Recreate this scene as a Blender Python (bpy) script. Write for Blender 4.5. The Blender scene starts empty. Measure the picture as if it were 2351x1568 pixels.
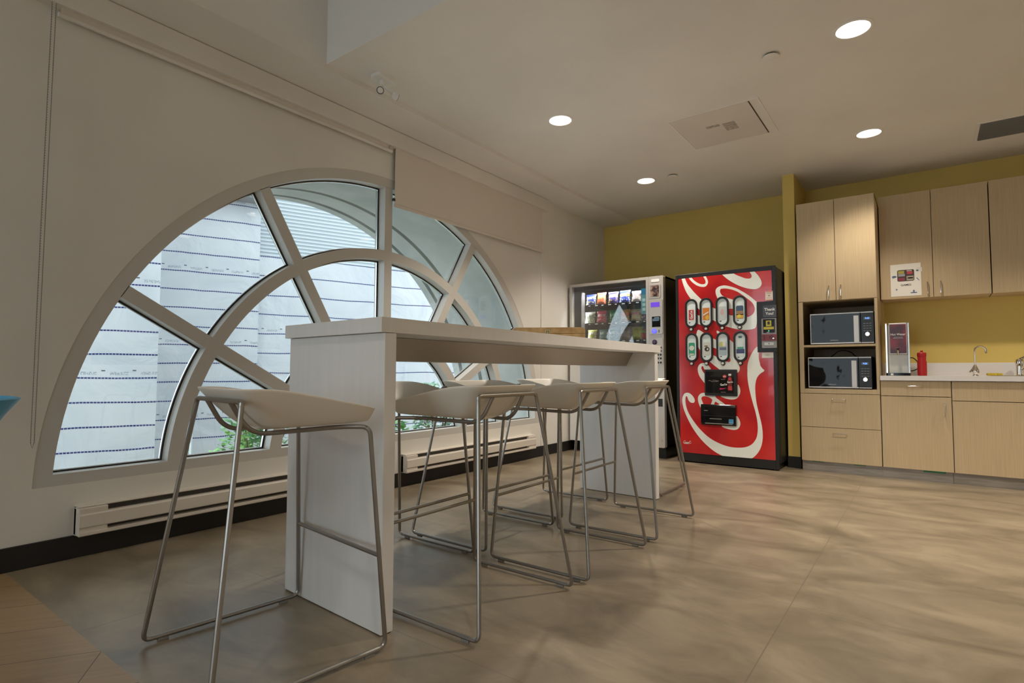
import bpy, bmesh, math, random
from mathutils import Vector, Matrix
from mathutils.geometry import tessellate_polygon
random.seed(7)
PI = math.pi
scene = bpy.context.scene
COL = scene.collection
R = math.radians

# ------------------------------------------------------------------ materials
def lin(c):
    def f(v):
        v /= 255.0
        return v / 12.92 if v <= 0.04045 else ((v + 0.055) / 1.055) ** 2.4
    return tuple(f(v) for v in c) + (1.0,)

def mat(name, color, rough=0.5, metal=0.0, spec=0.5, emis=None, estr=0.0, coat=0.0):
    m = bpy.data.materials.new(name); m.use_nodes = True
    b = m.node_tree.nodes['Principled BSDF']
    c = tuple(color) + ((1.0,) if len(color) == 3 else ())
    b.inputs['Base Color'].default_value = c
    b.inputs['Roughness'].default_value = rough
    b.inputs['Metallic'].default_value = metal
    b.inputs['Specular IOR Level'].default_value = spec
    b.inputs['Coat Weight'].default_value = coat
    if emis:
        b.inputs['Emission Color'].default_value = tuple(emis) + ((1.0,) if len(emis) == 3 else ())
        b.inputs['Emission Strength'].default_value = estr
    return m

def N(m, typ, **kw):
    n = m.node_tree.nodes.new(typ)
    for k, v in kw.items(): setattr(n, k, v)
    return n
def L(m, a, b): m.node_tree.links.new(a, b)
def BS(m): return m.node_tree.nodes['Principled BSDF']

def noise_color(m, c1, c2, scale=(1, 1, 1), nscale=5.0, detail=4.0, lo=0.35, hi=0.65, bump=0.0, rough_var=None):
    tc = N(m, 'ShaderNodeTexCoord'); mp = N(m, 'ShaderNodeMapping')
    mp.inputs['Scale'].default_value = scale
    L(m, tc.outputs['Object'], mp.inputs['Vector'])
    nz = N(m, 'ShaderNodeTexNoise'); nz.inputs['Scale'].default_value = nscale; nz.inputs['Detail'].default_value = detail
    L(m, mp.outputs['Vector'], nz.inputs['Vector'])
    rp = N(m, 'ShaderNodeValToRGB')
    rp.color_ramp.elements[0].position = lo; rp.color_ramp.elements[1].position = hi
    rp.color_ramp.elements[0].color = tuple(c1) + ((1,) if len(c1) == 3 else ())
    rp.color_ramp.elements[1].color = tuple(c2) + ((1,) if len(c2) == 3 else ())
    L(m, nz.outputs['Fac'], rp.inputs['Fac'])
    L(m, rp.outputs['Color'], BS(m).inputs['Base Color'])
    if bump:
        bp = N(m, 'ShaderNodeBump'); bp.inputs['Strength'].default_value = bump; bp.inputs['Distance'].default_value = 0.01
        L(m, nz.outputs['Fac'], bp.inputs['Height']); L(m, bp.outputs['Normal'], BS(m).inputs['Normal'])
    return rp, mp

def painted(name, color, rough=0.75, var=0.04, nscale=1.2, bump=0.02):
    m = mat(name, color, rough, spec=0.3)
    c = Vector(color[:3])
    rp, _ = noise_color(m, tuple(c * (1 - var)), tuple(c * (1 + var)), nscale=nscale, detail=3)
    tc = N(m, 'ShaderNodeTexCoord'); nz = N(m, 'ShaderNodeTexNoise'); nz.inputs['Scale'].default_value = 180
    L(m, tc.outputs['Object'], nz.inputs['Vector'])
    bp = N(m, 'ShaderNodeBump'); bp.inputs['Strength'].default_value = bump; bp.inputs['Distance'].default_value = 0.002
    L(m, nz.outputs['Fac'], bp.inputs['Height']); L(m, bp.outputs['Normal'], BS(m).inputs['Normal'])
    return m

M = {}
M['wall'] = painted('wall_paint', (0.78, 0.755, 0.70))
M['ceil'] = painted('ceiling_paint', (0.80, 0.78, 0.74), rough=0.85)
M['yellow'] = painted('yellow_paint', (0.68, 0.51, 0.15), rough=0.6)
M['black_base'] = mat('rubber_base', (0.012, 0.011, 0.011), 0.55)
M['white_lam'] = mat('white_laminate', (0.74, 0.73, 0.72), 0.35)
noise_color(M['white_lam'], (0.80, 0.795, 0.795), (0.83, 0.82, 0.815), scale=(14, 14, 1.0), nscale=2.2, detail=3)
M['apron'] = mat('brushed_bronze_metal', (0.36, 0.31, 0.26), 0.45, metal=0.55)
M['steel'] = mat('satin_steel', (0.34, 0.325, 0.305), 0.34, metal=0.9)
M['seat'] = mat('cream_plastic', (0.87, 0.83, 0.755), 0.42)
M['blue_plastic'] = mat('blue_plastic', (0.07, 0.36, 0.62), 0.4)
M['clear'] = mat('clear_foot', (0.26, 0.25, 0.24), 0.15)
M['chrome'] = mat('chrome', (0.75, 0.73, 0.70), 0.12, metal=1.0)
M['alu'] = mat('window_aluminium', (0.60, 0.58, 0.54), 0.45, metal=0.0)
M['alu_in'] = mat('window_jamb', (0.62, 0.66, 0.70), 0.4, metal=0.0)
M['spacer'] = mat('bright_spacer', (0.75, 0.78, 0.8), 0.25, metal=0.8)
M['gasket'] = mat('black_gasket', (0.01, 0.012, 0.015), 0.4)
M['blind'] = mat('blind_fabric', (0.74, 0.68, 0.61), 0.85, spec=0.2)
M['heater'] = mat('heater_enamel', (0.74, 0.68, 0.60), 0.4)
M['heater_dark'] = mat('heater_slot', (0.06, 0.055, 0.05), 0.6)
M['black'] = mat('black_plastic', (0.012, 0.012, 0.013), 0.35)
M['black_gloss'] = mat('black_gloss', (0.006, 0.006, 0.007), 0.07, spec=0.35)
M['black_paint'] = mat('black_cabinet_paint', (0.010, 0.010, 0.010), 0.45)
M['film'] = mat('glossy_black_door', (0.006, 0.006, 0.007), 0.05, spec=0.22)
def wavy(m):
    tc = N(m, 'ShaderNodeTexCoord'); nz = N(m, 'ShaderNodeTexNoise'); nz.inputs['Scale'].default_value = 3.5; nz.inputs['Detail'].default_value = 1.0; nz.inputs['Distortion'].default_value = 0.8
    L(m, tc.outputs['Object'], nz.inputs['Vector'])
    bp = N(m, 'ShaderNodeBump'); bp.inputs['Strength'].default_value = 0.4; bp.inputs['Distance'].default_value = 0.03
    L(m, nz.outputs['Fac'], bp.inputs['Height']); L(m, bp.outputs['Normal'], BS(m).inputs['Normal'])
wavy(M['film'])
M['splash'] = mat('splash_steel', (0.72, 0.68, 0.60), 0.35, metal=0.25)
M['silver'] = mat('silver_trim', (0.60, 0.56, 0.52), 0.38, metal=0.5)
M['silver_dark'] = mat('grey_panel', (0.30, 0.28, 0.27), 0.4, metal=0.4)
M['white'] = mat('white_plastic', (0.82, 0.81, 0.79), 0.4)
M['paper'] = mat('paper', (0.85, 0.82, 0.76), 0.7)
M['red'] = mat('glossy_red', (0.5, 0.012, 0.018), 0.16, coat=0.3)
noise_color(M['red'], (0.44, 0.007, 0.013), (0.60, 0.020, 0.018), nscale=3.0, detail=2)
M['script'] = mat('glossy_white', (0.84, 0.86, 0.80), 0.2, coat=0.3)
M['red_flat'] = mat('red_print', (0.55, 0.02, 0.03), 0.35)
M['dark_red'] = mat('dark_red_print', (0.20, 0.012, 0.02), 0.25)
M['card'] = mat('selection_card', (0.78, 0.86, 0.86), 0.3)
M['coin'] = mat('button_metal', (0.7, 0.66, 0.58), 0.3, metal=0.7)
M['grey_lid'] = mat('sensor_grey', (0.45, 0.43, 0.40), 0.5)
M['ledblue'] = mat('blue_display', (0.02, 0.05, 0.3), 0.3, emis=(0.15, 0.35, 1.0), estr=1.6)
M['purple'] = mat('purple_display', (0.10, 0.04, 0.45), 0.3, emis=(0.20, 0.08, 0.85), estr=0.45)
M['btnblue'] = mat('blue_lit_button', (0.10, 0.10, 0.6), 0.3, emis=(0.12, 0.14, 0.95), estr=0.8)
M['green_led'] = mat('green_led', (0.05, 0.5, 0.2), 0.3, emis=(0.1, 0.9, 0.35), estr=1.0)
M['yellow_print'] = mat('yellow_print', (0.55, 0.47, 0.05), 0.4)
M['tape'] = mat('green_tape', (0.03, 0.23, 0.10), 0.5)
M['plinth'] = mat('plinth_metal', (0.30, 0.27, 0.23), 0.4, metal=0.35)
noise_color(M['plinth'], (0.27, 0.235, 0.20), (0.35, 0.31, 0.27), scale=(2, 2, 20), nscale=3)
M['counter'] = mat('worktop_white', (0.74, 0.71, 0.69), 0.3)
M['bottle'] = mat('red_bottle', (0.42, 0.010, 0.014), 0.4)
M['sponge'] = mat('yellow_sponge', (0.62, 0.44, 0.03), 0.9)
noise_color(M['sponge'], (0.50, 0.36, 0.02), (0.70, 0.52, 0.05), nscale=80)
M['rubber'] = mat('black_rubber', (0.015, 0.015, 0.015), 0.5)
M['lens'] = mat('lamp_lens', (0.9, 0.9, 0.88), 0.5, emis=(1.0, 0.90, 0.74), estr=5.0)
M['vent'] = mat('vent_grey', (0.16, 0.16, 0.16), 0.6)
M['panel_paint'] = painted('access_panel_paint', (0.70, 0.66, 0.61), rough=0.8)
M['shadow_gap'] = mat('dark_gap', (0.05, 0.035, 0.02), 0.8)
M['game_box'] = mat('game_box_wood', (0.52, 0.33, 0.13), 0.45)
noise_color(M['game_box'], (0.42, 0.25, 0.09), (0.60, 0.40, 0.17), scale=(8, 1.0, 10), nscale=2.5, detail=3)
M['brass'] = mat('brass_latch', (0.75, 0.62, 0.35), 0.3, metal=0.7)
M['concrete'] = mat('arch_concrete', (0.5, 0.5, 0.48), 0.85, spec=0.2)
noise_color(M['concrete'], (0.42, 0.44, 0.42), (0.54, 0.55, 0.52), nscale=2.5, detail=6, bump=0.05)
M['groove'] = mat('groove_shadow_stone', (0.16, 0.15, 0.13), 0.9)
M['ground'] = mat('pale_ground', (0.16, 0.15, 0.12), 0.95)
noise_color(M['ground'], (0.30, 0.30, 0.27), (0.46, 0.45, 0.41), nscale=6, detail=5)  # concrete-pale tone, lightened so the ground bounces daylight up
M['bark'] = mat('bark', (0.12, 0.09, 0.06), 0.9)
M['downpipe'] = mat('white_pole', (0.75, 0.78, 0.80), 0.4)

# laminate with a fine vertical grain
def laminate():
    m = mat('oak_laminate', (0.60, 0.45, 0.31), 0.45, spec=0.35)
    rp, mp = noise_color(m, (0.48, 0.36, 0.215), (0.57, 0.44, 0.27), scale=(110, 110, 2.0), nscale=1.6, detail=4, lo=0.28, hi=0.72)
    return m
M['lam'] = laminate()

# house wrap: white membrane with printed dashed stripes and small print
def wrap(name, z0, step):
    m = mat(name, (0.86, 0.88, 0.90), 0.55, spec=0.3)
    tc = N(m, 'ShaderNodeTexCoord'); sx = N(m, 'ShaderNodeSeparateXYZ')
    wz = N(m, 'ShaderNodeTexNoise'); wz.inputs['Scale'].default_value = 1.5
    L(m, tc.outputs['Object'], wz.inputs['Vector'])
    L(m, tc.outputs['Object'], sx.inputs['Vector'])
    def mth(op, a, b=None, clamp=False):
        n = N(m, 'ShaderNodeMath'); n.operation = op; n.use_clamp = clamp
        for i, v in enumerate((a, b)):
            if v is None: continue
            if isinstance(v, (int, float)): n.inputs[i].default_value = v
            else: L(m, v, n.inputs[i])
        return n.outputs[0]
    wob = mth('MULTIPLY', mth('SUBTRACT', wz.outputs['Fac'], 0.5), 0.045)
    z = mth('ADD', sx.outputs['Z'], wob)
    ph = mth('MODULO', mth('ADD', mth('SUBTRACT', z, z0), step * 40), step)
    stripe = mth('LESS_THAN', ph, 0.018)
    dash = mth('GREATER_THAN', mth('MODULO', mth('ADD', mth('MULTIPLY', sx.outputs['Y'], 1.0), 50), 0.031), 0.0045)
    stripe = mth('MULTIPLY', stripe, dash)
    # every fourth band carries a row of small grey print
    ph4 = mth('MODULO', mth('ADD', mth('SUBTRACT', z, z0 + 0.045), step * 40), step * 4)
    row = mth('LESS_THAN', ph4, 0.035)
    blk = N(m, 'ShaderNodeTexNoise'); blk.inputs['Scale'].default_value = 1.0
    mp = N(m, 'ShaderNodeMapping'); mp.inputs['Scale'].default_value = (0, 90, 60)
    L(m, tc.outputs['Object'], mp.inputs['Vector']); L(m, mp.outputs['Vector'], blk.inputs['Vector'])
    word = mth('LESS_THAN', mth('MODULO', mth('ADD', sx.outputs['Y'], 50), 0.29), 0.17)
    txt = mth('MULTIPLY', mth('MULTIPLY', row, word), mth('GREATER_THAN', blk.outputs['Fac'], 0.5))
    ph5 = mth('MODULO', mth('ADD', mth('SUBTRACT', z, z0 + 0.088), step * 40), step * 4)
    roof = mth('MULTIPLY', mth('LESS_THAN', ph5, 0.014), mth('LESS_THAN', mth('MODULO', mth('ADD', sx.outputs['Y'], 50.08), 0.29), 0.035))
    # base colour with soft creases
    cr = N(m, 'ShaderNodeTexNoise'); cr.inputs['Scale'].default_value = 1.1; cr.inputs['Detail'].default_value = 5; cr.inputs['Distortion'].default_value = 1.2
    L(m, tc.outputs['Object'], cr.inputs['Vector'])
    rp = N(m, 'ShaderNodeValToRGB'); rp.color_ramp.elements[0].position = 0.3; rp.color_ramp.elements[1].position = 0.7
    rp.color_ramp.elements[0].color = (0.385, 0.405, 0.425, 1); rp.color_ramp.elements[1].color = (0.465, 0.475, 0.48, 1)
    L(m, cr.outputs['Fac'], rp.inputs['Fac'])
    mx = N(m, 'ShaderNodeMixRGB'); mx.inputs['Color2'].default_value = (0.012, 0.018, 0.10, 1)
    L(m, stripe, mx.inputs['Fac']); L(m, rp.outputs['Color'], mx.inputs['Color1'])
    mx2 = N(m, 'ShaderNodeMixRGB'); mx2.inputs['Color2'].default_value = (0.15, 0.17, 0.20, 1)
    L(m, mth('MULTIPLY', txt, 0.7), mx2.inputs['Fac']); L(m, mx.outputs['Color'], mx2.inputs['Color1'])
    mx3 = N(m, 'ShaderNodeMixRGB'); mx3.inputs['Color2'].default_value = (0.05, 0.055, 0.065, 1)
    L(m, roof, mx3.inputs['Fac']); L(m, mx2.outputs['Color'], mx3.inputs['Color1'])
    L(m, mx3.outputs['Color'], BS(m).inputs['Base Color'])
    bp = N(m, 'ShaderNodeBump'); bp.inputs['Strength'].default_value = 0.55; bp.inputs['Distance'].default_value = 0.08
    L(m, cr.outputs['Fac'], bp.inputs['Height']); L(m, bp.outputs['Normal'], BS(m).inputs['Normal'])
    return m
M['wrapA'] = wrap('house_wrap_near', -0.013 - 0.27, 0.27)
M['wrapB'] = wrap('house_wrap_middle', 0.466 - 0.32, 0.283)
M['wrapC'] = wrap('house_wrap_far', 0.20, 0.327)
M['corr'] = mat('corrugated_metal', (0.42, 0.46, 0.48), 0.4, metal=0.3)

# floor: mottled concrete-look vinyl with fine seams
def floor_vinyl():
    m = mat('vinyl_concrete', (0.33, 0.27, 0.2), 0.34, spec=0.45)
    tc = N(m, 'ShaderNodeTexCoord')
    n1 = N(m, 'ShaderNodeTexNoise'); n1.inputs['Scale'].default_value = 1.9; n1.inputs['Detail'].default_value = 7; n1.inputs['Roughness'].default_value = 0.62; n1.inputs['Distortion'].default_value = 0.6
    mp = N(m, 'ShaderNodeMapping'); mp.inputs['Scale'].default_value = (1.0, 1.9, 1)
    L(m, tc.outputs['Object'], mp.inputs['Vector']); L(m, mp.outputs['Vector'], n1.inputs['Vector'])
    rp = N(m, 'ShaderNodeValToRGB')
    e = rp.color_ramp.elements; e[0].position = 0.34; e[1].position = 0.66
    e[0].color = (0.152, 0.120, 0.079, 1); e[1].color = (0.315, 0.252, 0.172, 1)
    x = e.new(0.5); x.color = (0.232, 0.185, 0.126, 1)
    L(m, n1.outputs['Fac'], rp.inputs['Fac'])
    sx = N(m, 'ShaderNodeSeparateXYZ'); L(m, tc.outputs['Object'], sx.inputs['Vector'])
    def mth(op, a, b):
        n = N(m, 'ShaderNodeMath'); n.operation = op
        for i, v in enumerate((a, b)):
            if isinstance(v, (int, float)): n.inputs[i].default_value = v
            else: L(m, v, n.inputs[i])
        return n.outputs[0]
    s1 = mth('LESS_THAN', mth('MODULO', mth('ADD', sx.outputs['X'], 1.92 * 10 - 2.868), 1.92), 0.004)
    s2 = mth('LESS_THAN', mth('MODULO', mth('ADD', sx.outputs['Y'], 1.07 * 10 - 1.36), 1.07), 0.003)
    sm = mth('MAXIMUM', s1, s2)
    mx = N(m, 'ShaderNodeMixRGB'); mx.inputs['Color2'].default_value = (0.15, 0.12, 0.085, 1)
    L(m, mth('MULTIPLY', sm, 0.75), mx.inputs['Fac']); L(m, rp.outputs['Color'], mx.inputs['Color1'])
    L(m, mx.outputs['Color'], BS(m).inputs['Base Color'])
    r2 = N(m, 'ShaderNodeMapRange'); r2.inputs['To Min'].default_value = 0.28; r2.inputs['To Max'].default_value = 0.46
    L(m, n1.outputs['Fac'], r2.inputs['Value']); L(m, r2.outputs['Result'], BS(m).inputs['Roughness'])
    return m
M['floor'] = floor_vinyl()

def floor_wood():
    m = mat('vinyl_plank', (0.42, 0.29, 0.17), 0.42, spec=0.4)
    tc = N(m, 'ShaderNodeTexCoord')
    br = N(m, 'ShaderNodeTexBrick'); br.inputs['Scale'].default_value = 1.0
    br.inputs['Brick Width'].default_value = 1.25; br.inputs['Row Height'].default_value = 0.253
    br.inputs['Mortar Size'].default_value = 0.0016; br.inputs['Mortar'].default_value = (0.10, 0.06, 0.03, 1)
    br.inputs['Color1'].default_value = (0.34, 0.225, 0.115, 1); br.inputs['Color2'].default_value = (0.39, 0.262, 0.14, 1)
    ro = N(m, 'ShaderNodeMapping'); ro.inputs['Rotation'].default_value = (0, 0, R(-56.4)); ro.inputs['Location'].default_value = (0.02, 0.075, 0)
    L(m, tc.outputs['Object'], ro.inputs['Vector']); L(m, ro.outputs['Vector'], br.inputs['Vector'])
    mp = N(m, 'ShaderNodeMapping'); mp.inputs['Scale'].default_value = (1.6, 24, 1)
    nz = N(m, 'ShaderNodeTexNoise'); nz.inputs['Scale'].default_value = 2; nz.inputs['Detail'].default_value = 5
    L(m, ro.outputs['Vector'], mp.inputs['Vector']); L(m, mp.outputs['Vector'], nz.inputs['Vector'])
    rp = N(m, 'ShaderNodeValToRGB'); rp.color_ramp.elements[0].color = (0.84, 0.82, 0.80, 1); rp.color_ramp.elements[1].color = (1.0, 1.0, 1.0, 1)
    rp.color_ramp.elements[0].position = 0.3; rp.color_ramp.elements[1].position = 0.7
    L(m, nz.outputs['Fac'], rp.inputs['Fac'])
    mx = N(m, 'ShaderNodeMixRGB'); mx.blend_type = 'MULTIPLY'; mx.inputs['Fac'].default_value = 1
    L(m, br.outputs['Color'], mx.inputs['Color1']); L(m, rp.outputs['Color'], mx.inputs['Color2'])
    L(m, mx.outputs['Color'], BS(m).inputs['Base Color'])
    return m
M['wood_floor'] = floor_wood()

def glass(name, tint, ior=1.5):
    m = bpy.data.materials.new(name); m.use_nodes = True
    nt = m.node_tree; nt.nodes.remove(nt.nodes['Principled BSDF'])
    out = nt.nodes['Material Output']
    tr = nt.nodes.new('ShaderNodeBsdfTransparent'); tr.inputs['Color'].default_value = tint
    gl = nt.nodes.new('ShaderNodeBsdfGlossy'); gl.inputs['Roughness'].default_value = 0.0
    fr = nt.nodes.new('ShaderNodeFresnel')
    ge = nt.nodes.new('ShaderNodeNewGeometry'); mr = nt.nodes.new('ShaderNodeMapRange')   # same index for both faces of the thin pane
    mr.inputs['To Min'].default_value = ior; mr.inputs['To Max'].default_value = 1.0 / ior
    nt.links.new(ge.outputs['Backfacing'], mr.inputs['Value']); nt.links.new(mr.outputs['Result'], fr.inputs['IOR'])
    mx = nt.nodes.new('ShaderNodeMixShader')
    nt.links.new(fr.outputs[0], mx.inputs[0]); nt.links.new(tr.outputs[0], mx.inputs[1]); nt.links.new(gl.outputs[0], mx.inputs[2])
    nt.links.new(mx.outputs[0], out.inputs['Surface'])
    return m
M['glass'] = glass('window_glass', (0.92, 0.96, 0.97, 1))
M['snack_glass'] = glass('machine_glass', (0.88, 0.90, 0.90, 1), 1.9)

# ------------------------------------------------------------------ mesh helpers
class MB:
    def __init__(s): s.bm = bmesh.new()
    def box(s, x0, x1, y0, y1, z0, z1):
        v = [s.bm.verts.new((x, y, z)) for x in (x0, x1) for y in (y0, y1) for z in (z0, z1)]
        for f in ((0, 1, 3, 2), (4, 6, 7, 5), (0, 4, 5, 1), (2, 3, 7, 6), (0, 2, 6, 4), (1, 5, 7, 3)):
            s.bm.faces.new([v[i] for i in f])
        return s
    def prism(s, pts, a, b, axis):
        """extrude a 2-D outline (list of pairs) along axis from a to b"""
        def P(p, t):
            return {'x': (t, p[0], p[1]), 'y': (p[0], t, p[1]), 'z': (p[0], p[1], t)}[axis]
        va = [s.bm.verts.new(P(p, a)) for p in pts]; vb = [s.bm.verts.new(P(p, b)) for p in pts]
        n = len(pts)
        for i in range(n): s.bm.faces.new((va[i], va[(i + 1) % n], vb[(i + 1) % n], vb[i]))
        tris = tessellate_polygon([[Vector((p[0], p[1], 0)) for p in pts]])
        for t in tris:
            try: s.bm.faces.new([va[i] for i in t])
            except ValueError: pass
            try: s.bm.faces.new([vb[i] for i in t])
            except ValueError: pass
        return s
    def tube(s, pts, r, seg=10, closed=False, cap=True):
        pts = [Vector(p) for p in pts]; n = len(pts)
        rr = r if isinstance(r, (list, tuple)) else [r] * n
        rings = []; up = None
        for i, p in enumerate(pts):
            if closed: t = (pts[(i + 1) % n] - pts[i - 1])
            elif i == 0: t = pts[1] - p
            elif i == n - 1: t = p - pts[i - 1]
            else: t = (pts[i + 1] - p).normalized() + (p - pts[i - 1]).normalized()
            t.normalize()
            if up is None:
                up = Vector((0, 0, 1)) if abs(t.z) < 0.9 else Vector((1, 0, 0))
            a = t.cross(up)
            if a.length < 1e-5: a = t.cross(Vector((0, 1, 0)))
            a.normalize(); b = a.cross(t).normalized(); up = b
            rings.append([s.bm.verts.new(p + (a * math.cos(2 * PI * k / seg) + b * math.sin(2 * PI * k / seg)) * rr[i]) for k in range(seg)])
        m = n if closed else n - 1
        for i in range(m):
            A, B = rings[i], rings[(i + 1) % n]
            for k in range(seg): s.bm.faces.new((A[k], A[(k + 1) % seg], B[(k + 1) % seg], B[k]))
        if cap and not closed:
            s.bm.faces.new(list(reversed(rings[0]))); s.bm.faces.new(rings[-1])
        return s
    def lathe(s, prof, center=(0, 0, 0), axis='z', seg=32, caps=True):
        c = Vector(center); rings = []
        for r, h in prof:
            ring = []
            for k in range(seg):
                a = 2 * PI * k / seg; u, w = r * math.cos(a), r * math.sin(a)
                o = {'z': (u, w, h), 'y': (u, h, w), 'x': (h, u, w)}[axis]
                ring.append(s.bm.verts.new(c + Vector(o)))
            rings.append(ring)
        for A, B in zip(rings, rings[1:]):
            for k in range(seg): s.bm.faces.new((A[k], A[(k + 1) % seg], B[(k + 1) % seg], B[k]))
        if caps:
            s.bm.faces.new(list(reversed(rings[0]))); s.bm.faces.new(rings[-1])
        return s
    def quad(s, *p):
        s.bm.faces.new([s.bm.verts.new(q) for q in p]); return s

def link(o): COL.objects.link(o); return o

def root_of(p):
    while p.parent is not None: p = p.parent
    return p

def build(name, mb, material, parent=None, smooth=False, bevel=0.0, world=True, seg=2, angle=30):
    bm = mb.bm
    if parent is not None and world:
        off = root_of(parent).location
        if off.length > 0: bmesh.ops.translate(bm, verts=bm.verts, vec=-off)
    bmesh.ops.recalc_face_normals(bm, faces=bm.faces)
    me = bpy.data.meshes.new(name); bm.to_mesh(me); bm.free()
    for mm in (material if isinstance(material, (list, tuple)) else [material]): me.materials.append(mm)
    if smooth:
        me.polygons.foreach_set('use_smooth', [True] * len(me.polygons))
        me.set_sharp_from_angle(angle=R(angle))
    o = link(bpy.data.objects.new(name, me))
    if parent is not None: o.parent = parent
    if bevel:
        b = o.modifiers.new('bevel', 'BEVEL'); b.width = bevel; b.segments = seg; b.limit_method = 'ANGLE'; b.angle_limit = R(40)
    return o

def tag(o, label=None, cat=None, group=None, kind=None):
    if label: o['label'] = label
    if cat: o['category'] = cat
    if group: o['group'] = group
    if kind: o['kind'] = kind
    return o

def thing(name, label, cat, loc=(0, 0, 0), rz=0.0, group=None):
    e = link(bpy.data.objects.new(name, None)); e.empty_display_size = 0.1
    e.location = loc; e.rotation_euler = (0, 0, rz)
    return tag(e, label, cat, group)

def copy_tree(o, parent=None):
    c = o.copy(); COL.objects.link(c)
    if parent is not None: c.parent = parent
    for ch in list(o.children): copy_tree(ch, c)
    return c

def struct(name, mb, m, parent=None, **kw):
    o = build(name, mb, m, parent, **kw)
    if parent is None: o['kind'] = 'structure'
    return o

def box(*a): return MB().box(*a)

def text(name, body, size, m, parent, loc, rot=(PI / 2, 0, 0), align='CENTER', xs=1.0, extrude=0.0004, bold=0.0, world=True):
    cu = bpy.data.curves.new('t', 'FONT'); cu.body = body; cu.size = size; cu.align_x = align; cu.align_y = 'CENTER'
    cu.extrude = extrude; cu.offset = bold; cu.resolution_u = 3
    t = bpy.data.objects.new('t', cu); COL.objects.link(t)
    dg = bpy.context.evaluated_depsgraph_get(); dg.update()
    me = bpy.data.meshes.new_from_object(t.evaluated_get(dg))
    bpy.data.objects.remove(t); bpy.data.curves.remove(cu)
    off = root_of(parent).location if world else Vector((0, 0, 0))
    mx = Matrix.Translation(Vector(loc) - off) @ (Matrix.Rotation(rot[2], 4, 'Z') @ Matrix.Rotation(rot[1], 4, 'Y') @ Matrix.Rotation(rot[0], 4, 'X')) @ Matrix.Diagonal((xs, 1, 1, 1))
    me.transform(mx); me.name = name
    me.materials.clear(); me.materials.append(m)
    o = link(bpy.data.objects.new(name, me)); o.parent = parent
    return o

def arc(c, r, a0, a1, n):
    return [(c[0] + r * math.cos(a0 + (a1 - a0) * i / n), c[1] + r * math.sin(a0 + (a1 - a0) * i / n)) for i in range(n + 1)]

def rounded(pts, rad, n=5, closed=False):
    """round the corners of a 3-D polyline"""
    P = [Vector(p) for p in pts]; out = []; m = len(P)
    for i in range(m):
        if not closed and i in (0, m - 1): out.append(P[i]); continue
        a, b, c = P[i - 1], P[i], P[(i + 1) % m]
        r = rad[i] if isinstance(rad, (list, tuple)) else rad
        u = (a - b); w = (c - b); d = min(r, u.length * 0.48, w.length * 0.48)
        u.normalize(); w.normalize(); s, e = b + u * d, b + w * d
        for k in range(n + 1):
            t = k / n; out.append(s * (1 - t) ** 2 + b * 2 * t * (1 - t) + e * t * t)
    return out

def rrect(x0, x1, z0, z1, r, n=4):
    o = []
    for (cx, cz, a) in ((x1 - r, z1 - r, 0), (x0 + r, z1 - r, PI / 2), (x0 + r, z0 + r, PI), (x1 - r, z0 + r, 1.5 * PI)):
        o += [(cx + r * math.cos(a + PI / 2 * k / n), cz + r * math.sin(a + PI / 2 * k / n)) for k in range(n + 1)]
    return o

def chaikin(pts, it=2):
    for _ in range(it):
        q = []
        for i in range(len(pts)):
            a, b = pts[i], pts[(i + 1) % len(pts)]
            q += [(a[0] * .75 + b[0] * .25, a[1] * .75 + b[1] * .25), (a[0] * .25 + b[0] * .75, a[1] * .25 + b[1] * .75)]
        pts = q
    return pts

# ------------------------------------------------------------------ camera
CAM = Vector((3.32, 0.0, 0.9))
yaw, pitch, roll = -0.63731715, 0.0527288, 0.00257487
fwd = Vector((math.sin(yaw) * math.cos(pitch), math.cos(yaw) * math.cos(pitch), math.sin(pitch)))
rt = Vector((math.cos(yaw), -math.sin(yaw), 0)); upv = rt.cross(fwd)
r2 = rt * math.cos(roll) + upv * math.sin(roll); u2 = upv * math.cos(roll) - rt * math.sin(roll)
cam = bpy.data.cameras.new('camera'); cam.sensor_width = 36.0; cam.lens = 36.0 * 1285.48 / 2351
cam.clip_start = 0.05; cam.clip_end = 200
co = link(bpy.data.objects.new('camera', cam))
co.matrix_world = Matrix(((r2.x, u2.x, -fwd.x, CAM.x), (r2.y, u2.y, -fwd.y, CAM.y), (r2.z, u2.z, -fwd.z, CAM.z), (0, 0, 0, 1)))
scene.camera = co
# ------------------------------------------------------------------ room shell
XR, YN, YB, ZC, ZS = 6.2, -6.0, 6.5, 2.8, 2.765
struct('floor', box(0, XR, 0.70, YB, -0.06, 0), M['floor'])
struct('floor', box(0, XR, YN, 0.70, -0.06, 0), M['wood_floor'])
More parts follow.
